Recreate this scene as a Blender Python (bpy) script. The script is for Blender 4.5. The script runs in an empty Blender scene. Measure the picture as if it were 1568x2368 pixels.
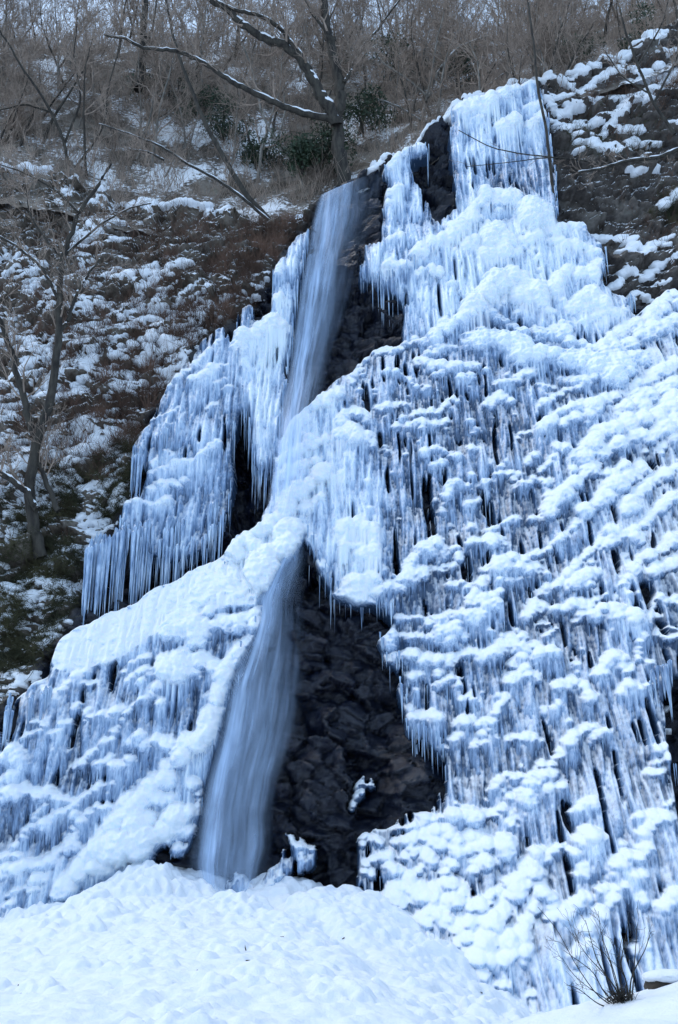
import bpy, math, random
import numpy as np
from mathutils import Vector, Matrix

# ------------------------------------------------------------------ camera, sky, sun, exposure
SC = bpy.context.scene
COL = SC.collection
W, H, FP = 1568.0, 2367.0, 2538.0          # photograph pixel frame used for tracing, focal length in it
TH = math.radians(20.0)
cT, sT = math.cos(TH), math.sin(TH)

cam_d = bpy.data.cameras.new('camera')
cam = bpy.data.objects.new('camera', cam_d)
COL.objects.link(cam)
cam_d.sensor_fit = 'VERTICAL'
cam_d.angle = 2 * math.atan(H / 2 / FP)
cam_d.clip_end = 2000
cam.location = (0, 0, 0)
cam.rotation_euler = (math.pi / 2 + TH, 0, 0)
SC.camera = cam

SUN_EL, SUN_AZ = math.radians(56), math.radians(285)
world = bpy.data.worlds.new('World')
SC.world = world
world.use_nodes = True
wn = world.node_tree
bg = wn.nodes['Background']
sky = wn.nodes.new('ShaderNodeTexSky')
sky.sky_type = 'NISHITA'
sky.sun_disc = False
sky.sun_elevation = SUN_EL
sky.sun_rotation = SUN_AZ
sky.air_density = 1.0
sky.dust_density = 1.2
cloud = wn.nodes.new('ShaderNodeMix'); cloud.data_type = 'RGBA'
cloud.inputs[0].default_value = 0.5
cloud.inputs[7].default_value = (5.0, 6.9, 9.3, 1)      # even thin cloud over the clear sky
wn.links.new(sky.outputs[0], cloud.inputs[6])
wn.links.new(cloud.outputs[2], bg.inputs[0])
bg.inputs[1].default_value = 0.132

sun_d = bpy.data.lights.new('sun', 'SUN')
sun_d.energy = 0.9
sun_d.angle = math.radians(25)
sun_d.color = (1.0, 0.95, 0.88)
sun = bpy.data.objects.new('sun', sun_d)
COL.objects.link(sun)
sd = Vector((math.sin(SUN_AZ) * math.cos(SUN_EL), math.cos(SUN_AZ) * math.cos(SUN_EL), math.sin(SUN_EL)))
sun.rotation_euler = (-sd).to_track_quat('-Z', 'Y').to_euler()

SC.view_settings.view_transform = 'Standard'
SC.view_settings.look = 'None'
SC.view_settings.exposure = 0.46
SC.view_settings.gamma = 1.0
SC.view_settings.use_curve_mapping = False
SC.cycles.max_bounces = 6
SC.cycles.diffuse_bounces = 3
SC.cycles.transparent_max_bounces = 24
SC.cycles.use_denoising = True

RNG = np.random.default_rng(7)
random.seed(7)

# ------------------------------------------------------------------ numeric helpers
def ray(px, py):
    px = np.asarray(px, float); py = np.asarray(py, float)
    x = (px - W / 2) / FP; y = (H / 2 - py) / FP
    return x, cT - y * sT, sT + y * cT

def proj(X, Y, Z):
    f = Y * cT + Z * sT
    u = -Y * sT + Z * cT
    return W / 2 + FP * X / f, H / 2 - FP * u / f

def at(px, py, Y):
    a, b, c = ray(px, py)
    return np.array([a / b * Y, Y, c / b * Y])

def hsh(ix, iy, seed):
    h = (ix.astype(np.int64) * 374761393 + iy.astype(np.int64) * 668265263 + seed * 1274126177) & 0xFFFFFFFF
    h = ((h ^ (h >> 13)) * 1274126177) & 0xFFFFFFFF
    h = ((h ^ (h >> 16)) * 2246822519) & 0xFFFFFFFF
    return ((h ^ (h >> 15)) & 0xFFFFFF) / float(0x1000000)

def gn(x, y, seed=0):
    x = np.asarray(x, float); y = np.asarray(y, float)
    x, y = np.broadcast_arrays(x, y)
    ix = np.floor(x).astype(np.int64); iy = np.floor(y).astype(np.int64)
    fx = x - ix; fy = y - iy
    ux = fx * fx * fx * (fx * (fx * 6 - 15) + 10); uy = fy * fy * fy * (fy * (fy * 6 - 15) + 10)
    def g(i, j):
        a = hsh(ix + i, iy + j, seed) * 6.2831853
        return np.cos(a) * (fx - i) + np.sin(a) * (fy - j)
    a = g(0, 0); b = g(1, 0); c = g(0, 1); d = g(1, 1)
    return 1.5 * ((a + (b - a) * ux) * (1 - uy) + (c + (d - c) * ux) * uy)

def fbm(x, y, seed=0, o=4, gain=0.5):
    s = 0; a = 1.0; f = 1.0; t = 0
    for k in range(o):
        s = s + a * gn(x * f, y * f, seed + 17 * k); t += a
        a *= gain; f *= 2.03
    return s / t

def vor(x, y, seed=0, tilt=1.0):
    """blocky cells: returns (tilted plane value of the nearest cell, edge distance f2-f1)"""
    ix = np.floor(x).astype(np.int64); iy = np.floor(y).astype(np.int64)
    d1 = np.full(x.shape, 9.0); d2 = np.full(x.shape, 9.0); v = np.zeros(x.shape)
    for i in (-1, 0, 1):
        for j in (-1, 0, 1):
            cx = ix + i; cy = iy + j
            px = cx + hsh(cx, cy, seed); py = cy + hsh(cx, cy, seed + 1)
            dx = x - px; dy = y - py
            d = dx * dx + dy * dy
            val = hsh(cx, cy, seed + 2) - 0.5 + tilt * ((hsh(cx, cy, seed + 3) - 0.5) * dx + (hsh(cx, cy, seed + 4) - 0.5) * dy)
            near = d < d1
            d2 = np.where(near, d1, np.minimum(d2, d))
            v = np.where(near, val, v)
            d1 = np.where(near, d, d1)
    return v, np.sqrt(d2) - np.sqrt(d1)

def sst(a, b, x):
    t = np.clip((x - a) / (b - a), 0, 1)
    return t * t * (3 - 2 * t)

class TPS:
    def __init__(self, p, v, lam=1e-3):
        p = np.array(p, float); v = np.array(v, float); n = len(p)
        self.p = p
        K = self.U(np.linalg.norm(p[:, None] - p[None], axis=2)) + lam * np.eye(n)
        P = np.hstack([np.ones((n, 1)), p])
        A = np.zeros((n + 3, n + 3)); A[:n, :n] = K; A[:n, n:] = P; A[n:, :n] = P.T
        self.w = np.linalg.solve(A, np.concatenate([v, np.zeros(3)]))
    def U(self, r):
        return np.where(r > 1e-9, r * r * np.log(np.maximum(r, 1e-9)), 0)
    def __call__(self, a, b):
        out = self.w[-3] + self.w[-2] * a + self.w[-1] * b
        for q, w in zip(self.p, self.w):
            out = out + w * self.U(np.hypot(a - q[0], b - q[1]))
        return out

class Field:
    """bilinear lookup of a function on a coarse grid"""
    def __init__(self, fn, a0, a1, b0, b1, step):
        self.a0, self.b0, self.s = a0, b0, step
        a = np.arange(a0, a1 + step, step); b = np.arange(b0, b1 + step, step)
        self.g = fn(*np.meshgrid(a, b, indexing='ij'))
    def __call__(self, a, b):
        u = np.clip((np.asarray(a, float) - self.a0) / self.s, 0, self.g.shape[0] - 1.001)
        v = np.clip((np.asarray(b, float) - self.b0) / self.s, 0, self.g.shape[1] - 1.001)
        i = u.astype(int); j = v.astype(int); fu = u - i; fv = v - j
        g = self.g
        return (g[i, j] * (1 - fu) + g[i + 1, j] * fu) * (1 - fv) + (g[i, j + 1] * (1 - fu) + g[i + 1, j + 1] * fu) * fv

def blur(a, r, n=2):
    for _ in range(n):
        for ax in (0, 1):
            p = np.pad(a, [(r, r) if k == ax else (0, 0) for k in (0, 1)], mode='edge')
            c = np.cumsum(p, axis=ax)
            c = np.concatenate([np.zeros_like(np.take(c, [0], axis=ax)), c], axis=ax)
            m = a.shape[ax]; k = 2 * r + 1
            a = (np.take(c, np.arange(k, k + m), axis=ax) - np.take(c, np.arange(0, m), axis=ax)) / k
    return a

# ------------------------------------------------------------------ object helpers
def link(o):
    COL.objects.link(o); return o

def tag(o, label=None, cat=None, group=None, kind=None):
    for k, v in (('label', label), ('category', cat), ('group', group), ('kind', kind)):
        if v: o[k] = v
    if cat and not kind: o['kind'] = 'thing'
    return o

def empty(name, loc):
    o = link(bpy.data.objects.new(name, None)); o.location = loc; o.empty_display_size = 0.2
    return o

def mesh_np(name, verts, faces, mat=None, parent=None, smooth=True, attrs=None, normals=None, uv=None):
    """faces: array (n,3) or (n,4), or a list of such arrays"""
    me = bpy.data.meshes.new(name)
    if not isinstance(faces, (list, tuple)): faces = [faces]
    faces = [np.asarray(f, np.int32) for f in faces if len(f)]
    verts = np.asarray(verts, np.float32)
    me.vertices.add(len(verts)); me.vertices.foreach_set('co', verts.ravel())
    tot = sum(f.size for f in faces); nf = sum(len(f) for f in faces)
    me.loops.add(tot); me.loops.foreach_set('vertex_index', np.concatenate([f.ravel() for f in faces]))
    me.polygons.add(nf)
    sizes = np.concatenate([np.full(len(f), f.shape[1], np.int32) for f in faces])
    st = np.concatenate([[0], np.cumsum(sizes)[:-1]]).astype(np.int32)
    me.polygons.foreach_set('loop_start', st)
    me.update(calc_edges=True)
    me.polygons.foreach_set('use_smooth', np.full(nf, smooth, bool))
    if attrs:
        for k, v in attrs.items():
            at_ = me.attributes.new(k, 'FLOAT', 'POINT'); at_.data.foreach_set('value', np.asarray(v, np.float32))
    if uv is not None:
        at_ = me.attributes.new('flow', 'FLOAT_VECTOR', 'POINT')
        at_.data.foreach_set('vector', np.asarray(uv, np.float32).ravel())
    if normals is not None:
        me.normals_split_custom_set_from_vertices(np.asarray(normals, np.float32).tolist())
    if mat: me.materials.append(mat)
    o = link(bpy.data.objects.new(name, me))
    if parent:
        o.parent = parent
        o.matrix_parent_inverse = Matrix.Translation(parent.location).inverted()
    return o

def grid_faces(n, m):
    i = np.arange(n - 1)[:, None] * m + np.arange(m - 1)[None]
    return np.stack([i, i + m, i + m + 1, i + 1], axis=-1).reshape(-1, 4)

def sub_mesh(verts, faces, extra=()):
    used, inv = np.unique(faces.ravel(), return_inverse=True)
    return (verts[used], inv.reshape(faces.shape)) + tuple(e[used] for e in extra)

# ------------------------------------------------------------------ materials
def mat(name):
    m = bpy.data.materials.new(name); m.use_nodes = True
    t = m.node_tree; return m, t, t.nodes['Principled BSDF']

def nd(t, ty, **kw):
    n = t.nodes.new(ty)
    for k, v in kw.items():
        if k.startswith('i_'):
            key = k[2:]
            n.inputs[int(key) if key.isdigit() else key].default_value = v
        else: setattr(n, k, v)
    return n

def noise_tex(t, scale, detail=4, rough=0.55, stretch=None, src='Object'):
    tc = nd(t, 'ShaderNodeTexCoord')
    out = tc.outputs[src]
    if stretch:
        mp = nd(t, 'ShaderNodeMapping'); mp.inputs['Scale'].default_value = stretch
        t.links.new(out, mp.inputs[0]); out = mp.outputs[0]
    n = nd(t, 'ShaderNodeTexNoise'); n.inputs['Scale'].default_value = scale
    n.inputs['Detail'].default_value = detail; n.inputs['Roughness'].default_value = rough
    t.links.new(out, n.inputs['Vector'])
    return n.outputs['Fac']

def ramp(t, fac, stops):
    r = nd(t, 'ShaderNodeValToRGB')
    el = r.color_ramp.elements
    while len(el) < len(stops): el.new(0.5)
    for e, (p, c) in zip(el, stops):
        e.position = p; e.color = (*c, 1) if not isinstance(c, (int, float)) else (c, c, c, 1)
    t.links.new(fac, r.inputs[0]); return r.outputs[0]

def mixc(t, fac, a, b):
    m = nd(t, 'ShaderNodeMix', data_type='RGBA')
    for s, v in ((0, fac), (6, a), (7, b)):
        if hasattr(v, 'links'): t.links.new(v, m.inputs[s])
        else: m.inputs[s].default_value = v if isinstance(v, float) else (*v, 1)
    return m.outputs[2]

def mth(t, op, a, b=None, c=None):
    m = nd(t, 'ShaderNodeMath', operation=op)
    for s, v in enumerate((a, b, c)):
        if v is None: continue
        if hasattr(v, 'links'): t.links.new(v, m.inputs[s])
        else: m.inputs[s].default_value = v
    return m.outputs[0]

def bump(t, b, h, strength, dist):
    n = nd(t, 'ShaderNodeBump'); n.inputs['Strength'].default_value = strength; n.inputs['Distance'].default_value = dist
    t.links.new(h, n.inputs['Height']); t.links.new(n.outputs[0], b.inputs['Normal'])

def normal_z(t):
    g = nd(t, 'ShaderNodeNewGeometry'); s = nd(t, 'ShaderNodeSeparateXYZ')
    t.links.new(g.outputs['Normal'], s.inputs[0]); return s.outputs[2]

def attr(t, name):
    a = nd(t, 'ShaderNodeAttribute'); a.attribute_name = name; return a.outputs['Fac']

SNOW = (0.86, 0.90, 0.95)

def make_snow():
    m, t, b = mat('snow')
    n = noise_tex(t, 3.0, 6, 0.6)
    t.links.new(ramp(t, n, [(0.3, (0.80, 0.86, 0.93)), (0.65, SNOW)]), b.inputs['Base Color'])
    b.inputs['Roughness'].default_value = 0.75
    b.inputs['Specular IOR Level'].default_value = 0.3
    bump(t, b, noise_tex(t, 8.0, 7, 0.7), 0.6, 0.08)
    return m

def make_ice(name='ice', snow=True):
    m, t, b = mat(name)
    st = noise_tex(t, 6.0, 5, 0.6, (1.6, 1.6, 0.24))
    st2 = noise_tex(t, 1.1, 3, 0.5)
    glint = noise_tex(t, 20.0, 3, 0.6, (1.4, 1.4, 0.22))  # fine streaks that paint sparkling glints into the ice colour
    f = mth(t, 'ADD', mth(t, 'MULTIPLY', st, 0.45), mth(t, 'MULTIPLY', st2, 0.35))
    f = mth(t, 'ADD', f, mth(t, 'MULTIPLY', glint, 0.25))
    if snow: f = mth(t, 'ADD', f, mth(t, 'MULTIPLY', mth(t, 'SUBTRACT', attr(t, 'thick'), 0.36), 0.62))
    ice = ramp(t, f, [(0.36, (0.045, 0.085, 0.16)), (0.48, (0.21, 0.32, 0.50)), (0.60, (0.47, 0.61, 0.79)), (0.73, (0.76, 0.86, 0.94))])
    if snow:
        nz = normal_z(t)
        k = mth(t, 'ADD', nz, mth(t, 'MULTIPLY', mth(t, 'SUBTRACT', noise_tex(t, 7.0, 4), 0.5), 0.5))
        k = mth(t, 'ADD', k, attr(t, 'snowy'))
        mr = nd(t, 'ShaderNodeMapRange', interpolation_type='SMOOTHSTEP')
        mr.inputs[1].default_value = 0.10; mr.inputs[2].default_value = 0.95
        t.links.new(k, mr.inputs[0])
        t.links.new(mixc(t, mr.outputs[0], ice, SNOW), b.inputs['Base Color'])
        rr = nd(t, 'ShaderNodeMapRange'); rr.inputs[3].default_value = 0.22; rr.inputs[4].default_value = 0.8
        t.links.new(mr.outputs[0], rr.inputs[0]); t.links.new(rr.outputs[0], b.inputs['Roughness'])
    else:
        t.links.new(ice, b.inputs['Base Color']); b.inputs['Roughness'].default_value = 0.2
    b.inputs['Subsurface Weight'].default_value = 0.22
    b.inputs['Subsurface Radius'].default_value = (0.5, 0.8, 1.0)
    b.inputs['Subsurface Scale'].default_value = 0.12
    bump(t, b, noise_tex(t, 14.0, 4, 0.6, (1, 1, 0.35)), 0.5, 0.04)
    return m

def make_rock():
    m, t, b = mat('rock')
    n = noise_tex(t, 1.4, 8, 0.65)
    wet = ramp(t, n, [(0.3, (0.0006, 0.0015, 0.006)), (0.50, (0.002, 0.005, 0.016)), (0.60, (0.006, 0.009, 0.020)), (0.75, (0.013, 0.014, 0.022))])
    n2 = noise_tex(t, 0.9, 8, 0.7)
    hill = ramp(t, n2, [(0.30, (0.020, 0.017, 0.013)), (0.46, (0.085, 0.068, 0.052)), (0.60, (0.20, 0.18, 0.155)), (0.75, (0.07, 0.078, 0.04))])
    z = attr(t, 'hill')
    base = mixc(t, z, wet, hill)
    s = attr(t, 'snow')
    k = mth(t, 'ADD', s, mth(t, 'MULTIPLY', mth(t, 'SUBTRACT', noise_tex(t, 5.0, 5, 0.65), 0.5), 0.9))
    mr = nd(t, 'ShaderNodeMapRange', interpolation_type='SMOOTHSTEP')
    mr.inputs[1].default_value = 0.42; mr.inputs[2].default_value = 0.58
    t.links.new(k, mr.inputs[0])
    t.links.new(mixc(t, mr.outputs[0], base, SNOW), b.inputs['Base Color'])
    ro = nd(t, 'ShaderNodeMapRange'); ro.inputs[3].default_value = 0.24; b.inputs['Specular IOR Level'].default_value = 0.5; ro.inputs[4].default_value = 0.9
    t.links.new(mth(t, 'MAXIMUM', z, mr.outputs[0]), ro.inputs[0]); t.links.new(ro.outputs[0], b.inputs['Roughness'])
    bump(t, b, noise_tex(t, 4.0, 9, 0.72), 0.9, 0.08)
    return m

def make_plain(name, c0, c1, scale=3.0, rough=0.8, stretch=None):
    m, t, b = mat(name)
    t.links.new(ramp(t, noise_tex(t, scale, 5, 0.6, stretch), [(0.35, c0), (0.65, c1)]), b.inputs['Base Color'])
    b.inputs['Roughness'].default_value = rough
    return m

def make_water():
    m, t, b = mat('water')
    b.inputs['Base Color'].default_value = (0.52, 0.70, 0.97, 1)
    b.inputs['Roughness'].default_value = 0.5
    a = nd(t, 'ShaderNodeAttribute'); a.attribute_name = 'flow'
    def streak(sx, sy, det):
        mp = nd(t, 'ShaderNodeMapping'); mp.inputs['Scale'].default_value = (sx, sy, 1)
        t.links.new(a.outputs['Vector'], mp.inputs[0])
        n = nd(t, 'ShaderNodeTexNoise'); n.inputs['Scale'].default_value = 1; n.inputs['Detail'].default_value = det
        n.inputs['Roughness'].default_value = 0.6
        t.links.new(mp.outputs[0], n.inputs['Vector']); return n.outputs['Fac']
    s = mth(t, 'ADD', mth(t, 'MULTIPLY', streak(2.6, 0.20, 3), 0.68), mth(t, 'MULTIPLY', streak(6.0, 0.25, 2), 0.32))
    mr = nd(t, 'ShaderNodeMapRange', interpolation_type='SMOOTHSTEP')
    mr.inputs[1].default_value = 0.33; mr.inputs[2].default_value = 0.70
    t.links.new(s, mr.inputs[0])
    dens = attr(t, 'dens')
    al = mth(t, 'MULTIPLY', dens, mth(t, 'ADD', mth(t, 'MULTIPLY', mr.outputs[0], 0.95), 0.14))
    al = mth(t, 'MINIMUM', al, 0.93)
    t.links.new(al, b.inputs['Alpha'])
    return m

M = {
    'snow': make_snow(), 'ice': make_ice(), 'icicle': make_ice('icicle_ice', False), 'rock': make_rock(), 'water': make_water(),
    'bark': make_plain('bark', (0.012, 0.010, 0.009), (0.055, 0.05, 0.04), 6, 0.9, (1, 1, 0.3)),
    'pale_bark': make_plain('pale_bark', (0.08, 0.075, 0.066), (0.25, 0.235, 0.21), 5, 0.9, (1, 1, 0.3)),
    'twig': make_plain('twig', (0.17, 0.132, 0.105), (0.38, 0.305, 0.25), 2, 0.9),  # paled: haze over the wood is put into this colour
    'brush': make_plain('brush', (0.06, 0.034, 0.023), (0.17, 0.10, 0.07), 0.6, 0.9),
    'grass': make_plain('grass', (0.02, 0.026, 0.012), (0.10, 0.095, 0.045), 0.8, 0.9),
    'leaf': make_plain('leaf', (0.010, 0.024, 0.013), (0.035, 0.065, 0.032), 2, 0.6),
    'soil': make_plain('soil', (0.02, 0.016, 0.012), (0.06, 0.048, 0.036), 0.8, 0.95),
}

# ------------------------------------------------------------------ traced data
def tl(tile, pts):
    """points read in an enlarged tile of the photograph -> photograph frame"""
    ox = 782.0 * int(tile[1]); oy = 591.8 * 'ABCD'.index(tile[0])
    return [(ox + 0.5013 * x, oy + 0.5013 * y) for x, y in pts]

# depth of the cliff face (pixel x, pixel y, distance)
CL = [(600, 2080, 30), (300, 2080, 29), (0, 2100, 27), (-150, 1900, 27.5), (-150, 2300, 24), (600, 2400, 28), (900, 2150, 28), (1050, 2330, 23.5), (1300, 2330, 22.5), (1568, 2330, 21.5),
      (1750, 2200, 21), (1568, 2050, 23.5), (1200, 2050, 26), (1500, 1700, 27.5), (1200, 1700, 29.5), (1568, 1400, 30), (1750, 1200, 31), (1200, 1350, 33), (1568, 1000, 34.5),
      (1200, 1000, 37), (1400, 800, 39), (1568, 620, 40.5), (1150, 700, 41.5), (1000, 800, 41), (950, 1150, 37), (950, 1420, 34), (900, 1700, 32), (800, 1900, 31),
      (720, 1450, 34.5), (560, 1650, 32), (700, 1230, 36.5), (600, 1400, 34.2), (700, 950, 40), (820, 750, 44), (780, 560, 45.5), (780, 425, 46.5), (900, 600, 43.5), (940, 400, 46),
      (1050, 470, 45), (1150, 480, 44.5), (1150, 210, 48), (1280, 300, 47), (1450, 250, 46.5), (1568, 120, 48), (1750, 100, 48), (1450, 480, 43), (1568, 330, 44.5),
      (200, 1450, 33), (330, 1370, 34.5), (400, 1500, 32.8), (150, 1560, 31.5), (100, 1800, 29), (0, 1700, 29), (450, 1050, 38.5), (420, 1260, 36.8), (600, 900, 41), (600, 1120, 38.5), (530, 1230, 36.8),
      (640, 640, 43.5), (100, 1300, 34), (-150, 1400, 33), (100, 1050, 37), (-150, 1000, 37.5), (250, 900, 39.5), (400, 760, 42), (150, 700, 43), (-150, 700, 43), (550, 560, 45.5), (300, 520, 47.5), (0, 480, 47.5), (-200, 450, 48), (400, 480, 48.5), (680, 500, 46.5)]
CL = [(a, b, 30 + 0.6 * (y - 30)) for a, b, y in CL]
pts = np.array([at(a, b, y) for a, b, y in CL])
tpsA = TPS(pts[:, [0, 2]], pts[:, 1], 0.3)
F = Field(tpsA, -30, 30, -10, 52, 0.5)

def unproj(px, py, off=0.0):
    """photograph point(s) -> point on the cliff face moved off metres towards the viewer"""
    a, b, c = ray(px, py)
    Y = np.full(np.shape(a), 38.0)
    for _ in range(60):
        Y = 0.5 * Y + 0.5 * (F(a / b * Y, c / b * Y) - off)
    return a / b * Y, Y, c / b * Y

SKYL = [(-250, 370), (0, 375), (90, 380), (150, 395), (250, 440), (350, 462), (430, 470), (530, 470), (600, 500), (660, 500), (720, 460), (750, 432), (800, 420), (880, 385), (920, 352), (980, 318), (1020, 280), (1050, 248),
        (1100, 222), (1150, 205), (1240, 182), (1320, 165), (1400, 130), (1470, 100), (1568, 45), (1800, -60)]
SKYL = [(a, b - (9 if a > 760 else 0)) for a, b in SKYL]
sk = np.array(SKYL, float)
skx, sky_, skz = unproj(sk[:, 0], sk[:, 1])
o_ = np.argsort(skx)
def ztop(X): return np.interp(X, skx[o_], skz[o_])

# outlines of the ice in photograph pixels; label says which formation
POLY = {
 'crest_curtain': [(1045, 248), (1100, 218), (1160, 200), (1245, 178), (1262, 260), (1272, 330), (1285, 420), (1292, 500), (1240, 480), (1200, 450), (1150, 430), (1105, 440), (1075, 480), (1058, 470), (1050, 400), (1044, 330)],
 'lip_column': [(885, 385), (925, 352), (985, 318), (990, 345), (945, 372), (960, 420), (985, 440), (1000, 490), (990, 560), (960, 600), (935, 640), (927, 690), (905, 660), (890, 680), (875, 655), (830, 630), (842, 560), (884, 560), (890, 470), (905, 410)],
 'tier': [(1000, 505), (1060, 480), (1105, 440), (1150, 430), (1200, 450), (1290, 500), (1310, 520), (1345, 512), (1385, 540), (1405, 590), (1390, 640), (1425, 670), (1470, 695), (1440, 730), (1390, 770), (1330, 770), (1230, 750), (1130, 690), (1060, 720), (1000, 770), (937, 790), (935, 700), (927, 690), (960, 600), (990, 560)],
 'wall_top': [(937, 790), (1000, 770), (1060, 720), (1130, 690), (1230, 750), (1330, 770), (1390, 770), (1440, 730), (1500, 705), (1545, 660), (1730, 630), (1730, 900), (1400, 1010), (1250, 1100), (1100, 1120), (980, 1110), (900, 1130), (840, 1060), (780, 980), (785, 900), (815, 850), (870, 800)],
 'fall_side': [(785, 960), (840, 1060), (900, 1130), (890, 1250), (880, 1330), (860, 1400), (815, 1390), (775, 1375), (745, 1320), (712, 1230), (715, 1170), (745, 1085), (765, 1010)],
 'wall_mid': [(900, 1130), (980, 1110), (1100, 1120), (1250, 1100), (1270, 1300), (1260, 1450), (1150, 1560), (1040, 1600), (935, 1560), (900, 1530), (873, 1478), (920, 1440), (900, 1410), (860, 1400), (880, 1330), (890, 1250)],
 'wall_right': [(1730, 900), (1400, 1010), (1250, 1100), (1270, 1300), (1260, 1450), (1400, 1420), (1480, 1350), (1500, 1260), (1730, 1180)],
 'low_pillar': [(935, 1560), (1040, 1600), (1150, 1560), (1180, 1700), (1150, 1850), (1080, 1860), (1040, 1890), (1005, 1880), (1028, 1800), (1030, 1755), (995, 1712), (935, 1700), (942, 1640), (920, 1600)],
 'low_wall': [(1150, 1560), (1260, 1450), (1400, 1420), (1480, 1350), (1520, 1420), (1538, 1560), (1545, 1700), (1575, 1900), (1730, 2050), (1730, 2400), (1350, 2400), (1320, 2200), (1280, 2050), (1200, 1980), (1150, 1850), (1180, 1700)],
 'toe': [(1150, 1850), (1200, 1980), (1280, 2050), (1320, 2200), (1350, 2400), (1180, 2400), (1090, 2330), (960, 2230), (860, 2120), (832, 2050), (835, 2000), (826, 1930), (905, 1908), (930, 1885), (1005, 1875), (1040, 1890), (1080, 1860)],
 'far_right': [(1730, 1180), (1500, 1260), (1480, 1350), (1520, 1430), (1560, 1450), (1730, 1440)],
 'right_fringe': [(1730, 1420), (1530, 1480), (1525, 1560), (1730, 1560)],
 'fall_edge': [(700, 520), (672, 560), (640, 610), (632, 650), (628, 720), (590, 745), (548, 790), (552, 840), (562, 920), (575, 1000), (590, 1075), (610, 1095), (632, 1040), (650, 960), (662, 860), (676, 770), (684, 680), (700, 600), (715, 520)],
 'left_curtain': [(560, 700), (535, 745), (480, 770), (440, 810), (410, 860), (375, 910), (345, 975), (310, 1010), (305, 1060), (330, 1075), (345, 1100), (290, 1150), (270, 1200), (285, 1240), (375, 1290), (400, 1290), (430, 1280), (480, 1260), (520, 1200), (535, 1120), (532, 1040), (545, 980), (546, 860), (560, 780), (585, 740), (580, 690)],
 'dam': [(800, 850), (770, 880), (720, 930), (690, 950), (655, 1000), (635, 1080), (625, 1150), (590, 1225), (545, 1240), (530, 1290), (560, 1330), (600, 1380), (605, 1400), (640, 1330), (690, 1270), (712, 1240), (714, 1170), (745, 1085), (765, 1010), (785, 960), (785, 900)],
 'left_ledge': [(110, 1540), (130, 1480), (190, 1440), (300, 1395), (400, 1335), (530, 1275), (560, 1330), (600, 1380), (604, 1400), (540, 1400), (480, 1420), (420, 1430), (330, 1480), (260, 1530), (180, 1545), (120, 1560)],
 'left_wall': [(120, 1560), (180, 1545), (260, 1530), (330, 1480), (420, 1430), (480, 1420), (540, 1400), (604, 1400), (600, 1430), (560, 1500), (530, 1560), (500, 1600), (480, 1660), (440, 1720), (400, 1770), (330, 1800), (280, 1860), (200, 1920), (120, 1970), (40, 1990), (-90, 2000), (-90, 1720), (10, 1690), (30, 1620), (90, 1560)],
 'stream_bank': [(600, 1430), (560, 1500), (530, 1560), (500, 1600), (480, 1660), (440, 1720), (400, 1770), (330, 1800), (280, 1860), (200, 1920), (120, 1970), (40, 1990), (-90, 2000), (-90, 2190), (0, 2160), (120, 2110), (240, 2070), (330, 2030), (352, 1960), (375, 1940), (400, 1990), (430, 1960), (455, 1890), (475, 1800), (490, 1740), (508, 1680), (524, 1600), (540, 1555), (575, 1490), (603, 1440)],
 'rock_patch': tl('D1', [(110, 20), (160, 40), (170, 80), (130, 110), (100, 120), (80, 160), (70, 210), (35, 190), (60, 120), (75, 70)]),
 'base_patch': tl('D0', [(1310, 310), (1370, 300), (1410, 350), (1460, 350), (1460, 430), (1390, 480), (1330, 470), (1360, 410), (1350, 350)]),
 'base_spire': tl('D0', [(1030, 600), (1040, 510), (1080, 480), (1120, 500), (1130, 560), (1210, 540), (1240, 460), (1290, 450), (1300, 370), (1315, 380), (1315, 560), (1250, 620), (1100, 640)]),
}
COVER = dict(crest_curtain=0.78, lip_column=0.8, tier=0.86, wall_top=0.45, fall_side=0.85, wall_mid=0.35, wall_right=0.45, low_pillar=0.45, low_wall=0.44, toe=0.36, far_right=0.35,
             right_fringe=0.1, fall_edge=0.9, left_curtain=0.6, dam=1.0, left_ledge=1.0, left_wall=0.5, stream_bank=0.75, rock_patch=0.5, base_patch=0.8, base_spire=0.8)
ORDER = list(POLY)

RW, RH, RS, RO = 1130, 1260, 2.0, 80    # raster: half-resolution frame with a margin
def raster(poly):
    m = np.zeros((RH, RW), bool)
    p = (np.array(poly, float) + RO) / RS
    ys = np.arange(RH) + 0.5
    xs = np.arange(RW) + 0.5
    n = len(p)
    for j in range(n):
        x0, y0 = p[j]; x1, y1 = p[(j + 1) % n]
        if y0 == y1: continue
        lo, hi = min(y0, y1), max(y0, y1)
        r = np.where((ys > lo) & (ys <= hi))[0]
        if len(r) == 0: continue
        xc = x0 + (ys[r] - y0) / (y1 - y0) * (x1 - x0)
        m[r] ^= xs[None, :] > xc[:, None]
    return m
IDS = np.full((RH, RW), -1, np.int16)
for k, nme in enumerate(ORDER): IDS[raster(POLY[nme])] = k

def look(img, px, py):
    i = np.clip(((np.asarray(py) + RO) / RS).astype(int), 0, RH - 1)
    j = np.clip(((np.asarray(px) + RO) / RS).astype(int), 0, RW - 1)
    return img[i, j]

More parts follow.
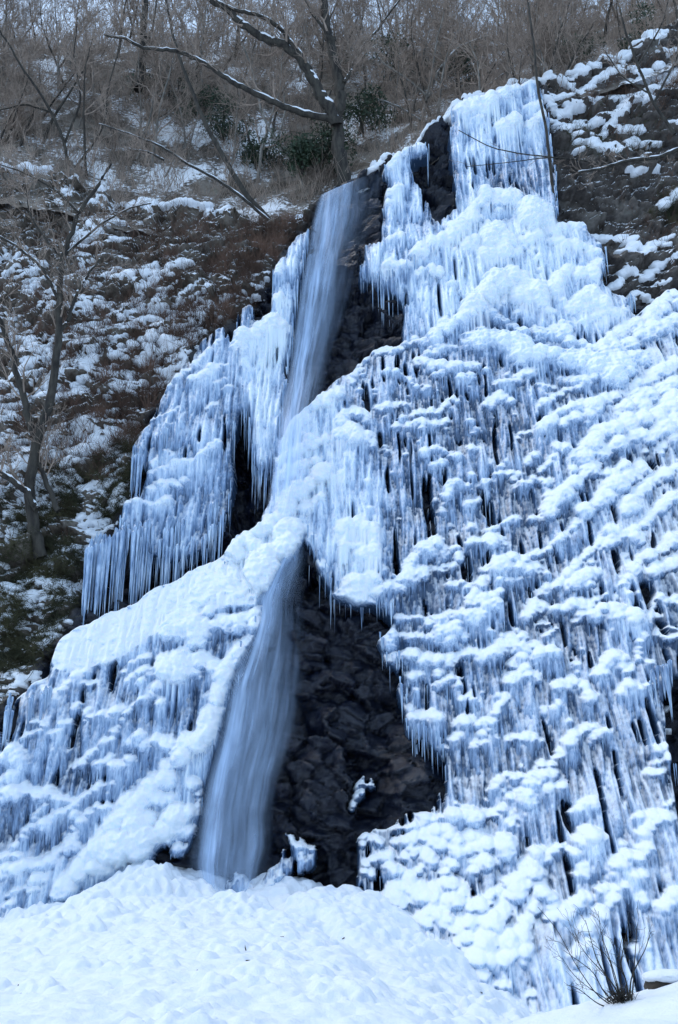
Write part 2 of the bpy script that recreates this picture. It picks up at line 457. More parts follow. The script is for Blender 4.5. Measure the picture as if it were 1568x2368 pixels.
# crest lines of the snow-capped ridges: tile, [(half width, points), ...]
RIDGE = {
 'A1': [(26, [(540, 490), (620, 455), (700, 445), (780, 405), (860, 375), (915, 365)]), (24, [(740, 570), (830, 540)]), (20, [(600, 540), (660, 530)]), (22, [(560, 500), (680, 475)]), (20, [(860, 480), (930, 470)]), (18, [(890, 560), (950, 510)]),
        (18, [(240, 740), (300, 690), (390, 660)]), (22, [(230, 880), (290, 860)]), (18, [(215, 930), (260, 920)]), (20, [(230, 1090), (300, 1060)]), (15, [(150, 790), (230, 740), (330, 680), (400, 600), (470, 570), (540, 500)]),
        (42, [(590, 1000), (640, 930), (700, 870), (750, 880)]), (38, [(790, 900), (830, 885)]), (42, [(870, 960), (950, 955)]), (28, [(360, 1140), (440, 1100), (500, 1070), (570, 1020), (620, 980)]),
        (32, [(590, 1115), (650, 1085)]), (34, [(690, 1055), (760, 1065)]), (38, [(680, 1150), (760, 1135), (830, 1145)]), (34, [(860, 1100), (920, 1065)]), (26, [(980, 1100), (1080, 1110), (1150, 1130), (1210, 1150)]), (26, [(1000, 1050), (1070, 1025), (1130, 1015)])],
 'B1': [(38, [(310, 390), (420, 360), (500, 300), (580, 260), (640, 215), (720, 240), (790, 290), (860, 330), (960, 330), (1050, 320)]), (42, [(600, 240), (700, 150), (740, 90), (800, 70), (870, 90), (930, 150)]), (20, [(430, 400), (540, 405)]), (36, [(600, 370), (680, 350), (770, 370), (830, 395), (900, 420), (1000, 420), (1090, 450), (1200, 470), (1330, 490)]),
        (32, [(1070, 370), (1150, 400), (1230, 430), (1330, 400), (1400, 350), (1470, 310), (1568, 270)]), (34, [(1230, 390), (1330, 310), (1440, 280), (1480, 200), (1568, 150)]), (28, [(140, 420), (220, 410), (310, 400)]), (25, [(60, 560), (110, 490), (150, 430)]),
        (27, [(210, 520), (260, 520), (330, 550), (350, 590), (420, 600)]), (22, [(380, 460), (460, 490), (560, 490), (650, 480)]), (20, [(440, 530), (480, 520)]), (28, [(570, 550), (610, 530)]), (24, [(730, 570), (800, 560)]), (22, [(840, 540), (900, 520)]), (22, [(920, 580), (1000, 590)]), (24, [(1040, 540), (1110, 560), (1180, 550)]),
        (27, [(680, 670), (740, 620), (800, 640)]), (25, [(930, 680), (1010, 620), (1060, 600), (1130, 580), (1240, 520), (1340, 490)]), (36, [(940, 780), (1000, 720), (1060, 690), (1160, 680), (1230, 640), (1330, 600), (1420, 560), (1500, 500), (1568, 470)]), (24, [(1030, 760), (1100, 720), (1160, 710)]),
        (30, [(1090, 900), (1150, 890), (1200, 790), (1280, 780), (1330, 740), (1430, 730), (1500, 690), (1568, 640)]), (24, [(1000, 860), (1060, 870)]), (18, [(870, 940), (920, 890)]), (22, [(940, 970), (1000, 910)]), (27, [(1180, 920), (1260, 860), (1330, 830), (1400, 800), (1450, 830), (1500, 770), (1568, 740)]),
        (28, [(970, 1150), (1010, 1090), (1080, 1030), (1150, 980), (1200, 930)]), (27, [(840, 1050), (910, 1010), (980, 1020)]), (24, [(730, 990), (780, 980), (830, 1000)]), (20, [(660, 1040), (720, 1010)]), (22, [(480, 1150), (520, 1030), (600, 1040)]), (22, [(600, 1130), (650, 1110)]),
        (22, [(400, 880), (460, 870), (520, 900), (560, 900)]), (20, [(440, 950), (500, 930)]), (20, [(610, 860), (640, 870)]), (18, [(350, 710), (460, 700), (520, 640), (560, 650)]), (18, [(320, 770), (380, 740), (430, 760), (510, 740)]), (24, [(180, 680), (240, 680)]), (24, [(270, 660), (330, 670)]), (27, [(10, 740), (70, 690), (130, 720)]),
        (38, [(0, 800), (80, 790), (150, 830)]), (28, [(1130, 1160), (1200, 1110), (1260, 1050), (1330, 1010), (1400, 960), (1440, 960)]), (30, [(1330, 1150), (1400, 1060), (1460, 1010), (1568, 960)]), (22, [(1230, 980), (1300, 990), (1330, 940)]), (30, [(1450, 1170), (1500, 1130), (1568, 1080)]),
        (24, [(1180, 270), (1240, 240), (1300, 250)]), (27, [(1080, 210), (1180, 170), (1230, 200)]), (20, [(1330, 230), (1400, 220)]), (25, [(1090, 80), (1150, 50), (1220, 20)]), (26, [(990, 130), (1060, 40)]), (26, [(360, 70), (420, 40), (470, 60)]), (24, [(220, 30), (330, 20)]), (28, [(830, 160), (900, 150), (950, 180)]), (22, [(950, 230), (1000, 240)]), (24, [(500, 400), (420, 430)]),
        (34, [(1380, 640), (1470, 600), (1568, 560)]), (30, [(1300, 690), (1400, 650)]), (30, [(1480, 870), (1568, 820)]), (26, [(1240, 470), (1320, 450), (1420, 430)]), (18, [(620, 800), (660, 790)]), (18, [(850, 800), (890, 790)])],
 'C1': [(30, [(0, 50), (100, 30), (170, 80)]), (26, [(20, 150), (70, 140)]), (25, [(90, 180), (160, 170)]), (40, [(50, 360), (100, 300), (160, 290)]), (34, [(140, 400), (200, 340), (260, 310), (340, 290), (400, 250)]), (28, [(340, 220), (390, 150), (450, 130), (470, 150)]), (26, [(440, 230), (490, 180), (550, 150)]), (22, [(450, 240), (540, 230)]), (31, [(560, 180), (620, 120), (700, 110), (750, 110)]),
        (28, [(690, 80), (760, 40), (830, 10)]), (24, [(890, 20), (960, 10)]), (34, [(680, 280), (740, 220), (830, 200), (900, 240)]), (28, [(750, 310), (830, 300), (900, 280)]), (28, [(590, 420), (640, 340), (680, 280)]), (26, [(600, 400), (700, 380), (750, 350)]), (28, [(280, 470), (350, 470), (430, 490), (500, 470), (580, 440)]), (34, [(500, 530), (590, 480), (680, 440), (740, 400)]),
        (44, [(190, 590), (260, 560), (360, 560), (450, 570), (560, 550), (610, 560)]), (42, [(240, 660), (340, 650), (430, 660), (520, 660), (600, 640), (680, 650)]), (30, [(680, 650), (740, 620), (800, 560), (860, 560)]), (27, [(510, 330), (560, 310), (600, 330)]), (29, [(870, 470), (920, 410), (990, 430), (1050, 430), (1110, 400)]), (28, [(930, 350), (1000, 340), (1060, 280), (1120, 210), (1200, 140), (1260, 60), (1330, 90), (1400, 100)]),
        (26, [(1070, 330), (1130, 280), (1200, 270)]), (27, [(1100, 490), (1160, 440), (1190, 390), (1240, 370)]), (31, [(1190, 450), (1260, 430), (1330, 460), (1400, 480)]), (24, [(1220, 150), (1330, 80), (1400, 50), (1460, 10)]), (31, [(1370, 240), (1430, 180), (1500, 140), (1568, 100)]), (29, [(1450, 260), (1500, 230), (1568, 200)]), (19, [(1430, 510), (1490, 370), (1530, 400), (1568, 380)]),
        (31, [(1400, 580), (1440, 530), (1520, 540), (1568, 520)]), (20, [(1360, 690), (1390, 670), (1400, 600)]), (26, [(760, 560), (830, 540)]), (27, [(770, 590), (850, 600), (900, 590)]), (26, [(810, 690), (870, 630), (920, 600)]), (26, [(890, 660), (950, 630), (1000, 640)]), (31, [(800, 760), (860, 710), (920, 740)]), (22, [(730, 920), (780, 830)]), (24, [(640, 970), (700, 960), (740, 930)]),
        (27, [(1190, 740), (1240, 690), (1290, 640), (1320, 660)]), (28, [(1020, 790), (1080, 760), (1140, 780), (1160, 820)]), (18, [(960, 560), (1010, 520)]), (22, [(920, 500), (980, 500)]), (26, [(330, 740), (380, 730)]), (20, [(450, 730), (470, 730)]), (22, [(520, 760), (570, 750)]), (20, [(460, 790), (490, 780)]), (21, [(570, 860), (600, 830), (640, 860)]), (28, [(340, 930), (420, 920), (470, 940)]),
        (27, [(510, 1040), (570, 1020)]), (20, [(470, 1080), (500, 1075)]), (22, [(560, 960), (610, 950)]), (24, [(650, 1010), (700, 990), (730, 1020)]), (20, [(630, 1060), (690, 1050)]), (27, [(790, 1030), (860, 1020), (900, 1040), (940, 1040)]), (25, [(950, 1150), (1010, 1140), (1050, 1080), (1100, 1010), (1180, 970), (1200, 970)]), (25, [(1170, 1040), (1220, 1000), (1270, 1000)]), (24, [(1320, 800), (1370, 770), (1400, 800)]), (18, [(1340, 720), (1360, 710)]),
        (11, [(1430, 790), (1480, 770), (1530, 740)]), (20, [(1480, 1080), (1540, 1070)]), (22, [(1510, 1120), (1568, 1100)]), (20, [(1450, 1170), (1490, 1140)]), (20, [(1350, 370), (1390, 360)]), (18, [(1190, 340), (1210, 340)]), (22, [(900, 180), (990, 160)]), (24, [(1000, 130), (1060, 80), (1110, 30)]), (18, [(1000, 890), (1020, 880)]), (18, [(1140, 320), (1180, 310)])],
 'D1': [(34, [(520, 210), (570, 190), (610, 210)]), (34, [(600, 240), (680, 210), (740, 200), (790, 140), (830, 100)]), (27, [(690, 150), (730, 60), (780, 20)]), (28, [(770, 90), (830, 20), (870, 40)]), (34, [(800, 240), (850, 180), (880, 80), (930, 20), (980, 20)]), (34, [(960, 80), (1030, 70)]), (26, [(1090, 200), (1150, 150), (1190, 160)]), (28, [(100, 300), (150, 310), (200, 330)]), (37, [(130, 420), (190, 390), (240, 400)]), (26, [(110, 470), (150, 480)]),
        (18, [(270, 270), (340, 260), (420, 240), (480, 220)]), (25, [(280, 330), (340, 310), (420, 270), (500, 280)]), (27, [(300, 400), (350, 370), (430, 370)]), (26, [(440, 320), (500, 310), (560, 330)]), (27, [(460, 370), (520, 360)]), (37, [(510, 420), (570, 380), (630, 350), (700, 340), (790, 340), (800, 310)]), (28, [(600, 300), (650, 310)]), (34, [(620, 430), (690, 420), (720, 420)]), (29, [(370, 450), (430, 420), (470, 450)]), (28, [(480, 470), (560, 450), (640, 460)]),
        (34, [(230, 460), (300, 460), (340, 500)]), (44, [(240, 580), (300, 540), (380, 550), (440, 590)]), (34, [(450, 530), (520, 500), (570, 540)]), (44, [(390, 670), (450, 650), (500, 680)]), (34, [(480, 600), (550, 590), (620, 620), (690, 620), (720, 570), (790, 520)]), (39, [(320, 700), (370, 710)]), (39, [(220, 740), (290, 750)]), (31, [(520, 730), (590, 710), (640, 680), (700, 700)]), (31, [(550, 790), (600, 770)]), (39, [(630, 850), (690, 770), (740, 750), (790, 770), (840, 770)]),
        (36, [(640, 850), (720, 850)]), (44, [(760, 880), (820, 830), (880, 840)]), (31, [(730, 690), (790, 590), (840, 500), (890, 470), (930, 490)]), (31, [(870, 720), (910, 620), (940, 560), (990, 600), (1010, 640)]), (24, [(970, 690), (1000, 660)]), (29, [(1040, 690), (1100, 610), (1150, 580), (1170, 600)]), (34, [(960, 420), (1000, 370), (1060, 350), (1090, 380)]), (34, [(890, 400), (940, 370)]), (29, [(1120, 320), (1170, 290), (1230, 300)]),
        (31, [(1150, 730), (1210, 680), (1250, 620), (1310, 540), (1380, 480), (1410, 490)]), (34, [(1270, 430), (1330, 400), (1400, 380), (1440, 350)]), (39, [(1430, 280), (1470, 210), (1540, 220)]), (29, [(1080, 870), (1130, 810), (1180, 790)]), (31, [(640, 950), (680, 930)]), (34, [(600, 1000), (640, 1010)]), (26, [(700, 1000), (740, 990)]), (24, [(770, 1000), (790, 1000)]), (24, [(880, 1050), (920, 1040)]), (27, [(820, 1090), (830, 1090)]), (27, [(860, 1140), (880, 1140)]),
        (13, [(60, 190), (75, 130), (105, 105)]), (15, [(90, 60), (150, 70)]), (10, [(190, 50), (200, 60)]), (9, [(240, 10), (246, 14)]),
        (27, [(1480, 670), (1530, 620), (1568, 580)]), (22, [(1520, 170), (1550, 140)]), (20, [(1440, 10), (1510, 0)]), (18, [(1380, 220), (1420, 200)]), (18, [(1220, 560), (1250, 540)]), (22, [(1250, 490), (1290, 480)]), (20, [(1110, 480), (1130, 480)])],
 'C0': [(44, [(1080, 180), (1120, 110), (1200, 60), (1280, 20)]), (38, [(1180, 430), (1170, 530), (1120, 620), (1060, 680), (1030, 760), (1010, 830), (960, 950), (940, 1010), (890, 1050), (840, 1100), (760, 1150)]), (48, [(850, 430), (940, 340), (1020, 310), (1100, 330)]), (38, [(790, 490), (870, 480), (930, 520)]), (30, [(930, 450), (960, 440)]), (44, [(940, 530), (1000, 490), (1070, 480), (1150, 480)]), (54, [(730, 700), (800, 680), (880, 660), (950, 670), (990, 700)]), (34, [(690, 840), (720, 800), (760, 760)]), (34, [(800, 790), (840, 780)]), (30, [(740, 870), (760, 860)]),
        (19, [(240, 840), (300, 790), (350, 740), (390, 720)]), (19, [(370, 770), (420, 770)]), (23, [(470, 690), (510, 670)]), (19, [(570, 720), (600, 690), (650, 660), (690, 660)]), (21, [(640, 780), (680, 740), (740, 690)]), (21, [(570, 930), (610, 880), (660, 850)]), (20, [(520, 1000), (560, 950)]), (24, [(460, 920), (510, 940)]), (28, [(350, 1160), (420, 1100), (470, 1050), (510, 1040)]), (28, [(440, 1160), (500, 1130)]), (28, [(520, 1160), (590, 1140)]), (34, [(590, 1060), (640, 1030)]), (34, [(690, 1050), (750, 1040), (780, 1060)]), (20, [(590, 760), (620, 740)]), (18, [(640, 720), (680, 710)]), (20, [(520, 900), (560, 890)]),
        (24, [(130, 960), (180, 950), (200, 980)]), (22, [(70, 1060), (110, 1020), (180, 1000)]), (24, [(60, 830), (120, 780), (170, 770), (220, 840)]), (34, [(0, 1130), (50, 1090), (90, 1140)]), (16, [(270, 970), (320, 960)]), (16, [(380, 950), (420, 930)]), (18, [(240, 1010), (280, 1000)]),
        (36, [(1150, 120), (1230, 200), (1180, 300)]), (40, [(1290, 90), (1340, 50)]), (36, [(1250, 170), (1330, 120)]), (30, [(1420, 240), (1480, 230)])],
 'D0': [(17, [(1330, 320), (1390, 360), (1440, 370)]), (20, [(1390, 390), (1400, 450)]), (14, [(1050, 570), (1090, 505)]), (20, [(1130, 570), (1230, 545), (1290, 490)]), (11, [(1305, 390), (1310, 460)]), (34, [(0, 110), (60, 90), (130, 110), (210, 110)]), (30, [(0, 50), (60, 20)]), (29, [(130, 250), (190, 180), (250, 130), (320, 140)]), (31, [(340, 250), (400, 190), (460, 170), (510, 170)]), (25, [(250, 210), (330, 170), (380, 120), (440, 80), (510, 60)]), (29, [(40, 370), (80, 330), (130, 270), (220, 240), (240, 190)]), (27, [(220, 420), (270, 360), (330, 330)]), (20, [(330, 300), (360, 290)]), (28, [(0, 410), (40, 380), (80, 400)]), (29, [(60, 450), (150, 430), (220, 440)]),
        (58, [(270, 560), (310, 500), (380, 420), (430, 370), (470, 320), (520, 250), (580, 190), (640, 120), (690, 60), (760, 10)]), (58, [(540, 330), (600, 330), (650, 310)]), (48, [(430, 430), (490, 390)]), (50, [(600, 240), (670, 230)]), (52, [(700, 130), (780, 130)]), (48, [(760, 250), (810, 210), (870, 190)]), (34, [(830, 280), (880, 270)]), (28, [(890, 60), (910, 120), (900, 200)]), (28, [(110, 540), (150, 500), (200, 500)]), (26, [(0, 470), (40, 470)]), (28, [(130, 560), (160, 550)]), (26, [(20, 580), (80, 560)]), (24, [(0, 640), (40, 620)]), (30, [(790, 370), (860, 350)])],
 'B0': [(42, [(1100, 380), (1180, 330), (1250, 300), (1300, 310)]), (28, [(1150, 150), (1230, 80), (1290, 40)]), (24, [(1250, 200), (1290, 180)]), (20, [(740, 600), (830, 530), (900, 480), (960, 420), (1010, 380)]), (20, [(870, 560), (920, 540), (990, 500), (1050, 490)]), (18, [(990, 580), (1040, 550)]), (18, [(1010, 600), (1060, 590)]), (20, [(690, 740), (760, 720), (820, 690)]), (18, [(960, 680), (1000, 670)]), (16, [(760, 770), (800, 760)]), (20, [(700, 950), (760, 890), (790, 900)]), (24, [(610, 1000), (700, 990), (800, 950), (900, 930), (980, 860), (1010, 850)]),
        (24, [(550, 1130), (620, 1110), (700, 1130), (770, 1110)]), (24, [(690, 1070), (740, 1040), (850, 1020)]), (38, [(1330, 790), (1400, 690), (1480, 650), (1568, 600)]), (30, [(1300, 920), (1390, 870), (1500, 830)]), (30, [(1290, 1000), (1370, 960), (1450, 930)]), (34, [(1300, 1150), (1360, 1080), (1430, 1040), (1500, 960)]), (34, [(1400, 1140), (1480, 1100)]), (20, [(1340, 330), (1380, 360)])],
}

# ------------------------------------------------------------------ rock cliff (one sheet that turns back over its top)
HILL_POLY = [(-80, 300), (700, 300), (735, 450), (690, 520), (640, 590), (585, 680), (535, 735), (440, 800), (370, 905), (305, 1020), (320, 1080), (275, 1170), (200, 1260), (160, 1400), (110, 1490), (60, 1560), (0, 1640), (-80, 1700)]
ROCK_R = [(1255, 150), (1275, 320), (1295, 470), (1300, 520), (1370, 520), (1400, 660), (1500, 690), (1600, 620), (1700, 0), (1300, 0)]
HILLM = blur(np.maximum(raster(HILL_POLY) * 1.0, (raster(ROCK_R) | raster([(1735, -200), (2400, -200), (2400, 2700), (1735, 2700)])) * 0.62), 6)
GREYM = blur(raster(ROCK_R).astype(float), 6)

NX, NV, NB = 900, 780, 46
xs = np.linspace(-27, 27, NX)
zt = ztop(xs)
v = np.linspace(0, 1, NV)
Xg = np.repeat(xs[:, None], NV, 1)
Zg = -6 + v[None, :] * (zt[:, None] + 6)
Yg = F(Xg, Zg)
ppx, ppy = proj(Xg, Yg, Zg)
hill = look(HILLM, ppx, ppy)
b1, e1 = vor(Xg * 0.75 + 0.2 * fbm(Xg, Zg, 3), Zg * 0.9 + 0.25 * Xg, 11, 1.2)
b2, e2 = vor(Xg * 1.5 + 0.35 * Zg + 0.25 * fbm(Xg, Zg, 22), Zg * 2.1, 21, 1.7)
b3, e3 = vor(Xg * 4.2 + 1.2 * Zg + 0.5 * fbm(Xg * 2, Zg * 2, 32), Zg * 5.0, 31, 1.6)
dis = (0.45 + 0.4 * (1 - hill)) * b1 + (0.22 + 0.26 * (1 - hill)) * b2 + (0.07 + 0.03 * (1 - hill)) * b3 + 0.14 * (1 - sst(0, 0.09, e2)) + 0.03 * (1 - sst(0, 0.12, e3)) + 0.5 * fbm(Xg * 0.25, Zg * 0.25, 5) + 0.1 * fbm(Xg * 2, Zg * 2, 6)
w = Zg - 0.62 * Xg + 3.2 * fbm(Xg * 0.30, Zg * 0.30, 8, 5)
sw = (w / 1.5) % 1.0
w2 = Zg - 0.6 * Xg + 1.5 * fbm(Xg * 0.7, Zg * 0.7, 9, 4)
sw2 = (w2 / 0.6) % 1.0
terr = 0.75 * (sw - 0.5) * sst(1.0, 0.86, sw) + 0.3 * (sw2 - 0.5) * sst(1.0, 0.8, sw2)
Yr = Yg + 0.47 + dis + hill * (0.6 * terr + 0.5 * fbm(Xg * 0.6, Zg * 0.6, 12, 5))
icem = look(blur((IDS >= 0).astype(float), 3), ppx, ppy)
for bx_, by_, rx_, ry_, am in ((800, 1640, 110, 190, 0.7), (960, 1800, 70, 110, 0.8), (760, 1880, 120, 120, 0.6), (860, 640, 60, 110, 0.3), (280, 1330, 130, 70, -0.9), (450, 1260, 90, 60, -0.6), (555, 1060, 25, 160, -0.6)):
    Yr = Yr - am * np.exp(-((ppx - bx_) / rx_) ** 2 - ((ppy - by_) / ry_) ** 2) * (1 - hill)
Yr = np.where((hill < 0.5) & (icem > 0.25), np.maximum(Yr, Yg + 0.14), Yr)
# roll over the top, going back
kb = np.arange(1, NB + 1)
Yb = Yr[:, -1:] + 0.32 * kb[None] ** 1.05
Zb = Zg[:, -1:] + 0.05 * kb[None] + 0.25 * fbm(np.repeat(xs[:, None], NB, 1) * 0.8, kb[None] * 0.3 + 0 * xs[:, None], 77) * np.minimum(1, kb[None] / 6)
Xa = np.concatenate([Xg, np.repeat(xs[:, None], NB, 1)], 1)
Ya = np.concatenate([Yr, Yb], 1)
Za = np.concatenate([Zg, Zb], 1)
ha = np.concatenate([hill, np.ones((NX, NB))], 1)

def grid_normals(X, Y, Z):
    P = np.stack([X, Y, Z], -1)
    du = np.gradient(P, axis=0); dv = np.gradient(P, axis=1)
    n = np.cross(du, dv)
    n /= np.linalg.norm(n, axis=-1, keepdims=True) + 1e-12
    return n
na = grid_normals(Xa, Ya, Za)
nz = na[..., 2]; nz = np.where(na[..., 1] > 0, -nz, nz) if na[..., 1].mean() > 0 else nz
pn = fbm(Xa * 0.5, Za * 0.5, 41, 4)
snow = ha * sst(0.40, 0.72, nz + 0.55 * pn)
snow[:, NV:] = np.maximum(snow[:, NV:], 0.75)
rock = mesh_np('cliff', np.stack([Xa, Ya, Za], -1).reshape(-1, 3), grid_faces(NX, NV + NB), M['rock'],
               attrs={'hill': ha.ravel(), 'snow': snow.ravel()})
tag(rock, kind='structure')

# ------------------------------------------------------------------ ice: thickness field over the cliff face
DX = 0.029
x0, x1, z0, z1 = -20.0, 20.5, -5.0, 45.0
gx = np.arange(x0, x1, DX); gz = np.arange(z0, z1, DX)
GX, GZ = np.meshgrid(gx, gz, indexing='ij')
GF = F(GX, GZ)
qx, qy = proj(GX, GF - 0.4, GZ)
wx = 7 * fbm(GX * 1.6, GZ * 0.8, 51, 3); wy = 14 * gn(GX * 3.2, GZ * 0.15, 52) + 8 * fbm(GX * 1.5, GZ * 1.5, 53, 3)
GI = look(IDS, qx + wx, qy + wy)
below = GZ < ztop(GX) + 0.1
GI = np.where(below, GI, -1)
inside = (GI >= 0).astype(np.float32)
edge = blur(inside, 5)
cov = np.zeros(len(ORDER) + 1)
for k, n in enumerate(ORDER): cov[k] = COVER[n]
C = blur(cov[GI], 8)
C = C + 0.25 * sst(2130, 2260, qy) - 0.42 * np.exp(-((qx - 1185) / 70) ** 2 - ((qy - 415) / 45) ** 2) - 0.3 * np.exp(-((qx - 1010) / 35) ** 2 - ((qy - 500) / 50) ** 2)
low = fbm(GX * 0.55, GZ * 0.35, 61, 3)
fl1 = np.sqrt(np.abs(gn(GX * 2.6 + 0.35 * low, GZ * 0.30, 62)))
fl2 = np.sqrt(np.abs(gn(GX * 6.5 + 0.5 * low, GZ * 0.60, 63)))
lump = gn(GX * 4.2, GZ * 4.2, 64) * 0.6 + gn(GX * 9, GZ * 9, 65) * 0.4
gap = sst(0.30, 0.60, gn(GX * 2.4 + 0.6 * low, GZ * 0.28, 66) * 0.5 + gn(GX * 7.5 + 0.8 * low, GZ * 0.55, 67) * 0.75 + 0.45 * low + 0.23 - 0.62 * C)
T = 0.02 + 0.34 * C + 0.30 * (fl1 - 0.35) + 0.20 * (fl2 - 0.5) + 0.20 * low + 0.015 * lump - 0.75 * gap
TS = np.maximum(T, 0.0)
SNOWY = np.zeros_like(T, dtype=np.float32)

SZ = {'B1': 1.10, 'C1': 1.10, 'D1': 1.2, 'C0': 1.05}
bulbs = []   # x, z, half width, height, protrusion, drape, formation
LF = dict(crest_curtain=9, lip_column=8, tier=4.5, left_curtain=9, fall_edge=10, fall_side=6, left_wall=5.5, low_wall=5.5, low_pillar=5.5, dam=2.0, left_ledge=1.2, stream_bank=2.6, toe=2.8, wall_right=3.0, far_right=3.0)
for tile, lst in RIDGE.items():
    for r, pl in lst:
        p = np.array(tl(tile, pl))
        seg = np.hypot(*np.diff(p, axis=0).T); cum = np.concatenate([[0], np.cumsum(seg)])
        n = max(1, int(round(cum[-1] / (0.52 * r * 0.5013)))) + 1
        kr = RNG.uniform(0.72, 1.3); cr_ = 1.0 if RNG.random() < 0.62 else RNG.uniform(0.25, 0.6)
        s = np.linspace(0, cum[-1], n)
        px = np.interp(s, cum, p[:, 0]); py = np.interp(s, cum, p[:, 1])
        for a, b in zip(px, py):
            k = kr * RNG.uniform(0.72, 1.12) * SZ.get(tile, 1.0) * (1 + 0.5 * float(gn(a / 70.0, b / 70.0, 140)))
            rp = r * 0.5013 * k
            a += RNG.normal(0, 0.15) * rp; b += RNG.normal(0, 0.20) * rp + 0.45 * rp
            X, Y, Z = (float(q) for q in unproj(a, b, 0.45))
            R = rp * (Y * cT + Z * sT) / FP
            idx = int(look(IDS, a, b))
            nm = ORDER[idx] if idx >= 0 else ''
            L = R * LF.get(nm, 3.6) * RNG.uniform(0.6, 1.5)
            el = math.atan2(Z, Y); fc = math.cos(el) - 0.3 * math.sin(el)
            if a > 1330 and 640 < b < 1420: R *= 1.15
            big = r >= 34 and tile in ('C0', 'D0')
            if big: R *= 1.12; L *= 0.8
            bulbs.append((X, Z, R, R * RNG.uniform(0.85, 1.2) / fc * (1.12 if big else 1), R * RNG.uniform(0.85, 1.3) * (1.15 if big else 1), L, idx, cr_))
for _ in range(46):      # ridges on the ice past the right border
    a0, b0 = RNG.uniform(1560, 1720), RNG.uniform(700, 2300)
    for k in range(RNG.integers(4, 12)):
        a, b = a0 + k * 8, b0 - k * 5
        X, Y, Z = (float(q) for q in unproj(a, b, 0.45)); R = RNG.uniform(8, 15) * (Y * cT + Z * sT) / FP
        idx = int(look(IDS, a, b))
        if idx >= 0 and a > 1576: bulbs.append((X, Z, R, R * 1.1, R * 1.1, R * 3.6 * RNG.uniform(0.6, 1.4), idx, 1.0))
# small knobs between the ridges
ins = np.argwhere(inside > 0)
for i, j in ins[RNG.integers(0, len(ins), 520)]:
    idx = GI[i, j]; nm = ORDER[idx]
    if nm in ('crest_curtain', 'left_curtain', 'fall_edge', 'left_ledge', 'lip_column') or (nm == 'low_wall' and RNG.random() < 0.5): continue
    R = RNG.uniform(0.07, 0.2) * (1.15 if nm in ('stream_bank', 'toe', 'dam') else 0.95)
    bulbs.append((gx[i], gz[j], R, R * RNG.uniform(0.9, 1.5), R * RNG.uniform(0.7, 1.1), R * LF.get(nm, 3.6) * RNG.uniform(0.5, 1.6), idx, RNG.uniform(0.1, 0.8)))

coln = np.abs(gn(gx * 9.0, 0 * gx, 71)) * 0.9 + hsh(np.arange(len(gx)) // 2, np.zeros(len(gx), int), 72) * 0.5
icis = []   # x, y, z, length, radius, formation
CAP = np.zeros_like(T)
for (X, Z, R, h, pr, L, idx, cr_) in bulbs:
    i0, i1 = np.searchsorted(gx, [X - R, X + R]); j0, j1 = np.searchsorted(gz, [Z - max(L, h), Z + h])
    if i1 - i0 < 2 or j1 - j0 < 2: continue
    xx = (gx[i0:i1, None] - X) / R; zz = gz[None, j0:j1] - Z
    ts = float(np.clip(TS[(i0 + i1) // 2, max(0, j1 - int(h / DX) - 2)], 0.05, 0.6))
    rnd = np.sqrt(np.clip(1 - xx * xx, 0, 1))
    lp = lump[i0:i1, j0:j1]
    cw = 1.0
    if idx >= 0 and ORDER[idx] in ('wall_mid', 'wall_top', 'low_wall', 'low_pillar', 'left_wall', 'left_curtain', 'fall_side'): cw = cr_
    e = 1 - xx * xx - (zz / np.where(zz > 0, h, 0.95 * h)) ** 2 + 0.42 * lp
    up = np.where(e > 0, (ts - 0.08) + (pr + 0.08) * np.sqrt(np.clip(e, 0, 1.4)), -1)
    Lx = L * np.clip(0.2 + 0.8 * coln[i0:i1, None], 0.15, 1)
    q = np.clip(-zz / Lx, 0, 1)
    dn = ts + (0.62 * pr * (0.55 + 0.6 * fl2[i0:i1, j0:j1]) + 0.05) * rnd ** 0.7 * (1 - q) ** 0.6 - 0.12 * q
    dn = np.where((zz < 0) & (q < 1) & (np.abs(xx) < 0.97), dn, -1)
    t = np.maximum(up, dn)
    old = T[i0:i1, j0:j1]
    CAP[i0:i1, j0:j1] = np.where(t > old, np.where(up > dn, cw, 0.75 if (idx >= 0 and ORDER[idx] in ('stream_bank', 'dam', 'tier', 'fall_side') and R > 0.17) else 0.0), CAP[i0:i1, j0:j1])
    T[i0:i1, j0:j1] = np.maximum(old, t)
    if idx >= 0:
        nm = ORDER[idx]
        if nm in ('left_ledge', 'rock_patch', 'base_patch', 'base_spire'): continue
        n = RNG.integers(1, 4) + int(R * 6)
        yb_ = float(F(X, Z)) - 0.4; lim = 1.0 if look(IDS, *proj(X, yb_, Z - 0.55)) >= 0 else 0.4
        if lim < 1 and RNG.random() < 0.65: continue
        for _ in range(n):
            u = RNG.uniform(-0.9, 0.9); xi = X + u * R
            icis.append((xi, float(F(xi, Z)) - ts - pr * math.sqrt(1 - u * u) * RNG.uniform(0.2, 0.6), Z - 0.7 * h, (min(L, 0.8) * RNG.uniform(0.12, 0.75) + 0.05) * lim, RNG.uniform(0.007, 0.016) + 0.006 * min(1, L), idx))
